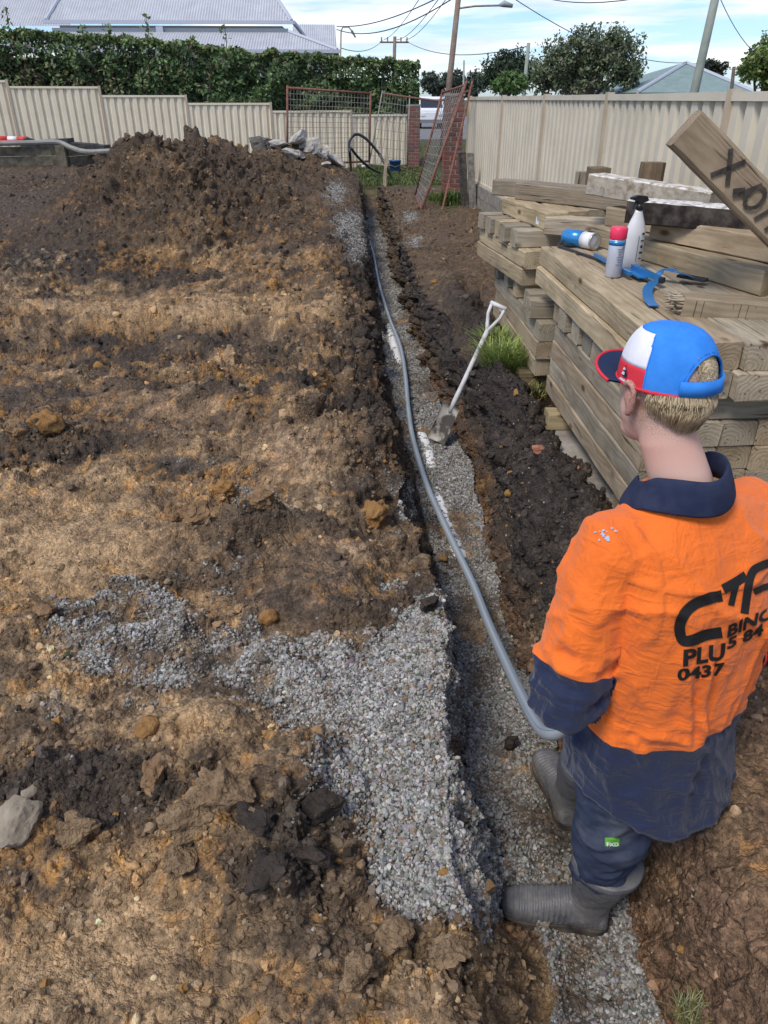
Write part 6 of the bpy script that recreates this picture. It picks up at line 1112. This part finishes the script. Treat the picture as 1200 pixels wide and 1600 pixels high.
def boot(loc, dirv, knee, label=None):
    root = empty('boot', Vector(loc)-PBASE); root.parent = person; root.rotation_euler = (0, 0, math.atan2(dirv[1], dirv[0])-math.pi/2)
    k = MB(); ys = [(-.10, .028, .055, .05), (-.085, .040, .09, .045), (-.05, .045, .12, .06), (0, .044, .125, .062), (.05, .046, .112, .056), (.10, .051, .092, .046), (.14, .052, .08, .04), (.175, .047, .07, .035), (.198, .036, .058, .029), (.21, .02, .042, .021)]
    loft(k, [ring_pts(Vector((0, y, h/2+.012)), Vector((1, 0, 0)), Vector((0, 0, 1)), w_, h/2, 28, 2.6) for y, w_, h, c_ in ys])
    kl = Matrix.Rotation(-root.rotation_euler.z, 3, 'Z') @ (Vector(knee)-Vector(loc)); lx, ly = kl.x/kl.z, kl.y/kl.z
    sh_ = [(.05, .047, .062), (.10, .050, .062), (.15, .052, .060), (.20, .064, .070), (.25, .077, .082), (.29, .086, .091), (.335, .092, .097)]
    loft(k, [ring_pts(Vector((lx*max(0, z-.1), -.04+(ly)*max(0, z-.1), z)), Vector((1, 0, 0)), Vector((0, 1, 0)), a, b, 32, 2.0) for z, a, b in sh_])
    me = solid(k, .0042, 4); V = getV(me); N_ = getN(me); x, y, z = V.T
    rib = sstep(.0, .03, y)*sstep(.19, .16, y)*sstep(.035, .055, z)*(z < .15); d_ = .0036*np.sin(y*2*math.pi/.0155+3*np.abs(x)*8)*rib+.0018*np.sin(z*2*math.pi/.013)*sstep(.12, .14, z)*sstep(.19, .17, z)*(y > -.02)+.003*np.exp(-((z-.315)/.008)**2)+.002*np.exp(-((z-.032)/.006)**2)
    tread = (np.abs(np.sin(y*220)*np.sin(z*260+x*60)) > .5)*.0015*sstep(.075, .05, z)*sstep(.015, .03, z); d_ = d_+tread+.002*fbm(V, 25, 2, 600); setV(me, V+N_*d_[:, None])
    link('upper', me, m_boot, root, True)
    out2 = [(.0, -.108), (.03, -.102), (.047, -.07), (.044, -.02), (.047, .04), (.057, .10), (.058, .14), (.050, .185), (.030, .212), (0, .222), (-.030, .212), (-.048, .185), (-.055, .14), (-.052, .10), (-.044, .04), (-.042, -.02), (-.045, -.07), (-.03, -.102)]
    oc = smooth_curve([(*q, 0) for q in out2+[out2[0]]], 4)[:-1]; n_ = len(oc); k = MB(); k.add([(q[0]*(1 if zz_ else .97), q[1]*(1 if zz_ else .985), zz_) for zz_ in (0, .028) for q in oc], [tuple(range(n_-1, -1, -1)), tuple(range(n_, 2*n_))]+[(i, (i+1) % n_, n_+(i+1) % n_, n_+i) for i in range(n_)]); k.build('sole', m_sole, root)
    return root
lb_ = boot((.615, 1.33, FLOOR), (-.96, .20), LKN); rb_ = boot((.685, 1.745, FLOOR), (-.10, 1), RKN)
k = MB(); k.box((-.0665, -.04, .262), (.004, .05, .012), Matrix.Rotation(R(-6), 3, 'Y')); k.build('yellow_tag', mat('yellow_tag', (.45, .42, .04), .5), lb_)
# ---- cap
CZ, CA, CB, CHT = .018, .0845, .106, .118
def cap_pt(phi, v, s=1.0):
    """phi from the front, v from rim to crown"""
    t_ = v*math.pi/2; rad = math.cos(t_)**.62 if v < 1 else 0; return CP(CA*s*rad*math.sin(phi), CB*s*rad*math.cos(phi)-.004, CZ+CHT*s*math.sin(t_)**1.0*(1+.05*math.cos(phi)*(1-v)))-PBASE
m_cb = vary('blue_cap_cotton', (.025, .19, .62), (.035, .23, .70), 30, .8, .2); m_cw = vary('white_cap_cotton', (.66, .66, .72), (.74, .74, .78), 30, .8, .2); m_cr = vary('red_cap_cotton', (.55, .025, .04), (.62, .035, .055), 30, .8, .2); m_cn = mat('navy_cap_cotton', (.012, .025, .07), .85)
NPH, NV = 120, 26; capE = empty('cap', HC-PBASE); capE.parent = person; CO = HC-PBASE
groups = {'blue_panel': (m_cb, []), 'white_panel': (m_cw, []), 'red_panel': (m_cr, [])}
vsx = [v_/NV for v_ in range(NV+1)]
for i in range(NPH):
    for j in range(NV):
        p0, p1 = 2*math.pi*i/NPH, 2*math.pi*(i+1)/NPH; pm = math.degrees((p0+p1)/2); pm = pm if pm <= 180 else 360-pm; v0, v1 = vsx[j], vsx[j+1]; vm = (v0+v1)/2; db = 180-pm
        if db < 41 and vm < .46*math.sqrt(max(0, 1-(db/41)**2)): continue
        g_ = 'blue_panel' if pm > 96-30*max(0, vm-.45) or vm > .70 else ('red_panel' if vm < .24 else 'white_panel'); groups[g_][1].append([cap_pt(p0, v0)-CO, cap_pt(p1, v0)-CO, cap_pt(p1, v1)-CO, cap_pt(p0, v1)-CO])
for g_, (m, qs) in groups.items():
    k = MB(); [k.add(q, [(3, 2, 1, 0)]) for q in qs]; o = k.build(g_, m, capE, True); bm = bmesh.new(); bm.from_mesh(o.data); bmesh.ops.remove_doubles(bm, verts=bm.verts, dist=1e-5); bmesh.ops.recalc_face_normals(bm, faces=bm.faces); bm.to_mesh(o.data); bm.free(); o.data.polygons.foreach_set('use_smooth', [True]*len(o.data.polygons)); md = o.modifiers.new('s', 'SOLIDIFY'); md.thickness = .0022; md.offset = -1
def arc(phis, v, s): return [cap_pt(R(a), v, s)-CO for a in phis]
k = MB(); k.tube(arc(range(-138, 139, 4), .012, 1.006), .0038, 6); k.build('red_binding', m_cr, capE, True)
k = MB(); a_, b_ = arc(range(136, 225, 4), .02, 1.022), arc(range(136, 225, 4), .175, 1.022); k.add(a_+b_, [(i, i+1, len(a_)+i+1, len(a_)+i) for i in range(len(a_)-1)]); o = k.build('back_strap', m_cb, capE, True); md = o.modifiers.new('s', 'SOLIDIFY'); md.thickness = .004
k = MB(); 
for sg in (1, -1): k.tube([cap_pt(R(sg*(97-30*max(0, v_-.45))), v_, 1.004)-CO for v_ in np.linspace(.02, .68, 12)], .0011, 4)
k.tube([cap_pt(R(180+41*math.cos(a)), .46*math.sin(a), 1.006)-CO for a in np.linspace(.02, 3.12, 24)], .0022, 5); k.build('stitching', m_cb, capE); k = MB(); k.tube([cap_pt(R(180), v_, 1.003)-CO for v_ in np.linspace(.47, .99, 12)], .0009, 4); k.build('crown_seam', m_cb, capE)
# brim
nb, nr = 25, 6; top_v = []
for i in range(nb):
    a = R(-68+136*i/(nb-1)); 
    for j in range(nr):
        s_ = j/(nr-1); ext = .052*math.cos(a*.95)**.7*s_; base_ = Vector((CA*math.sin(a), CB*math.cos(a)-.004, CZ+.004)); top_v.append(CM @ (base_+Vector((math.sin(a)*ext*.55, ext, .5*ext-.016*(math.sin(a))**2*s_))))
fs_ = [(i*nr+j, (i+1)*nr+j, (i+1)*nr+j+1, i*nr+j+1) for i in range(nb-1) for j in range(nr-1)]
k = MB(); k.add(top_v, fs_); k.build('brim_top', m_cn, capE, True); k = MB(); k.add([q-CM @ Vector((0, 0, .0035)) for q in top_v], [f[::-1] for f in fs_]); k.build('brim_underside', m_cn, capE, True); k = MB(); k.tube([top_v[i*nr+nr-1]-CM @ Vector((0, 0, .0017)) for i in range(nb)], .0036, 6); k.build('brim_edge', m_cr, capE, True)
def on_cap(a, v, s=1.012): return cap_pt(R(a), v, s)-CO
for (a0, a1, v0, v1, m, nm) in ((-56, -48, .08, .21, m_cn, 'emblem'), (-58, -42, .035, .06, m_cw, 'emblem_text'), (-52, -46, .10, .13, m_cw, 'emblem_text'), (-51, -47, .15, .175, m_cw, 'emblem_text')):
    a0, a1 = -a0, -a1; a0, a1 = -a0-16, -a1-16
    k = MB(); pa = np.linspace(a0, a1, 5); k.add([on_cap(a, v0) for a in pa]+[on_cap(a, v1 if nm != 'emblem' else v1-.05*abs(i-3)/2) for i, a in enumerate(pa)], [(i, i+1, 6+i-1, 5+i) for i in range(4)]); o = k.build(nm, m, capE); md = o.modifiers.new('s', 'SOLIDIFY'); md.thickness = .001 if m is not m_cw else .0018
# ---- hair
HV = []; HF = []; HCc = []
def strand(pts, w_, col):
    b0 = len(HV); n = len(pts); 
    for i, q in enumerate(pts):
        ww = w_*(1-.7*i/(n-1)); t_ = (Vector(pts[min(i+1, n-1)])-Vector(pts[max(i-1, 0)])).normalized(); u = t_.cross(Vector((.2, .3, .9))).normalized(); v_ = t_.cross(u)
        for a in (0, 2.09, 4.19): HV.append(tuple(Vector(q)+u*ww*math.cos(a)+v_*ww*math.sin(a))); c = np.array(col)*(.55+.6*math.sin(min(1, i/(n-1)+.15)*2.6)); HCc.append(list(np.clip(c, 0, 1))+[1])
    HF.extend([(b0+3*i+j, b0+3*i+(j+1) % 3, b0+3*i+3+(j+1) % 3, b0+3*i+3+j) for i in range(n-1) for j in range(3)])
def skull(phi, z, off): 
    zz_ = (z-.035)/.098; s_ = math.sqrt(max(.05, 1-zz_*zz_)) if z > .035 else 1-.10*((.035-z)/.1)**2*1.6; return HP((.076*s_+off)*math.sin(phi), (.100*s_+off)*math.cos(phi)-.005, z)-PBASE
for i in range(3800):
    d_ = random.gauss(0, 30); 
    if abs(d_) > 66: continue
    phi = R(180+d_); e_ = -.050+.045*(abs(d_)/75)**1.6+random.gauss(0, .006); z0 = random.uniform(.0, .018); lift = random.uniform(.004, .016)*(1-.6*abs(d_)/80); cl = np.array([.52, .42, .27])*math.exp(random.gauss(0, .2)); 
    if random.random() < .22: cl = np.array([.17, .11, .055])
    tw_ = random.gauss(0, .03); n = 6; strand([skull(phi+tw_*t_*1.2, z0+(e_-z0)*t_, .003+lift*math.sin(math.pi*min(1, t_*1.05)**.8)*1.0+.002*(1-t_)) for t_ in np.linspace(0, 1, n)], .0008, cl)
for i in range(700):
    z = random.uniform(.03, .085); d0 = random.uniform(-30, 0); n = 5; cl = np.array([.46, .37, .24])*math.exp(random.gauss(0, .3)); strand([skull(R(166+d0+22*t_), z+.012*t_*random.uniform(-1, 1)+.01*math.sin(3*t_), .002+.004*random.random()) for t_ in np.linspace(0, 1, n)], .0012, cl)
hme = np_mesh('hair', np.array(HV), np.array(HF)); set_attr(hme, 'col', np.array(HCc), 'FLOAT_COLOR'); m_hair = mat('blond_hair', (.4, .3, .15), .45, 0, .4); t = NT(m_hair); t.color(t.attr('col').outputs['Color']); link('hair', hme, m_hair, person)
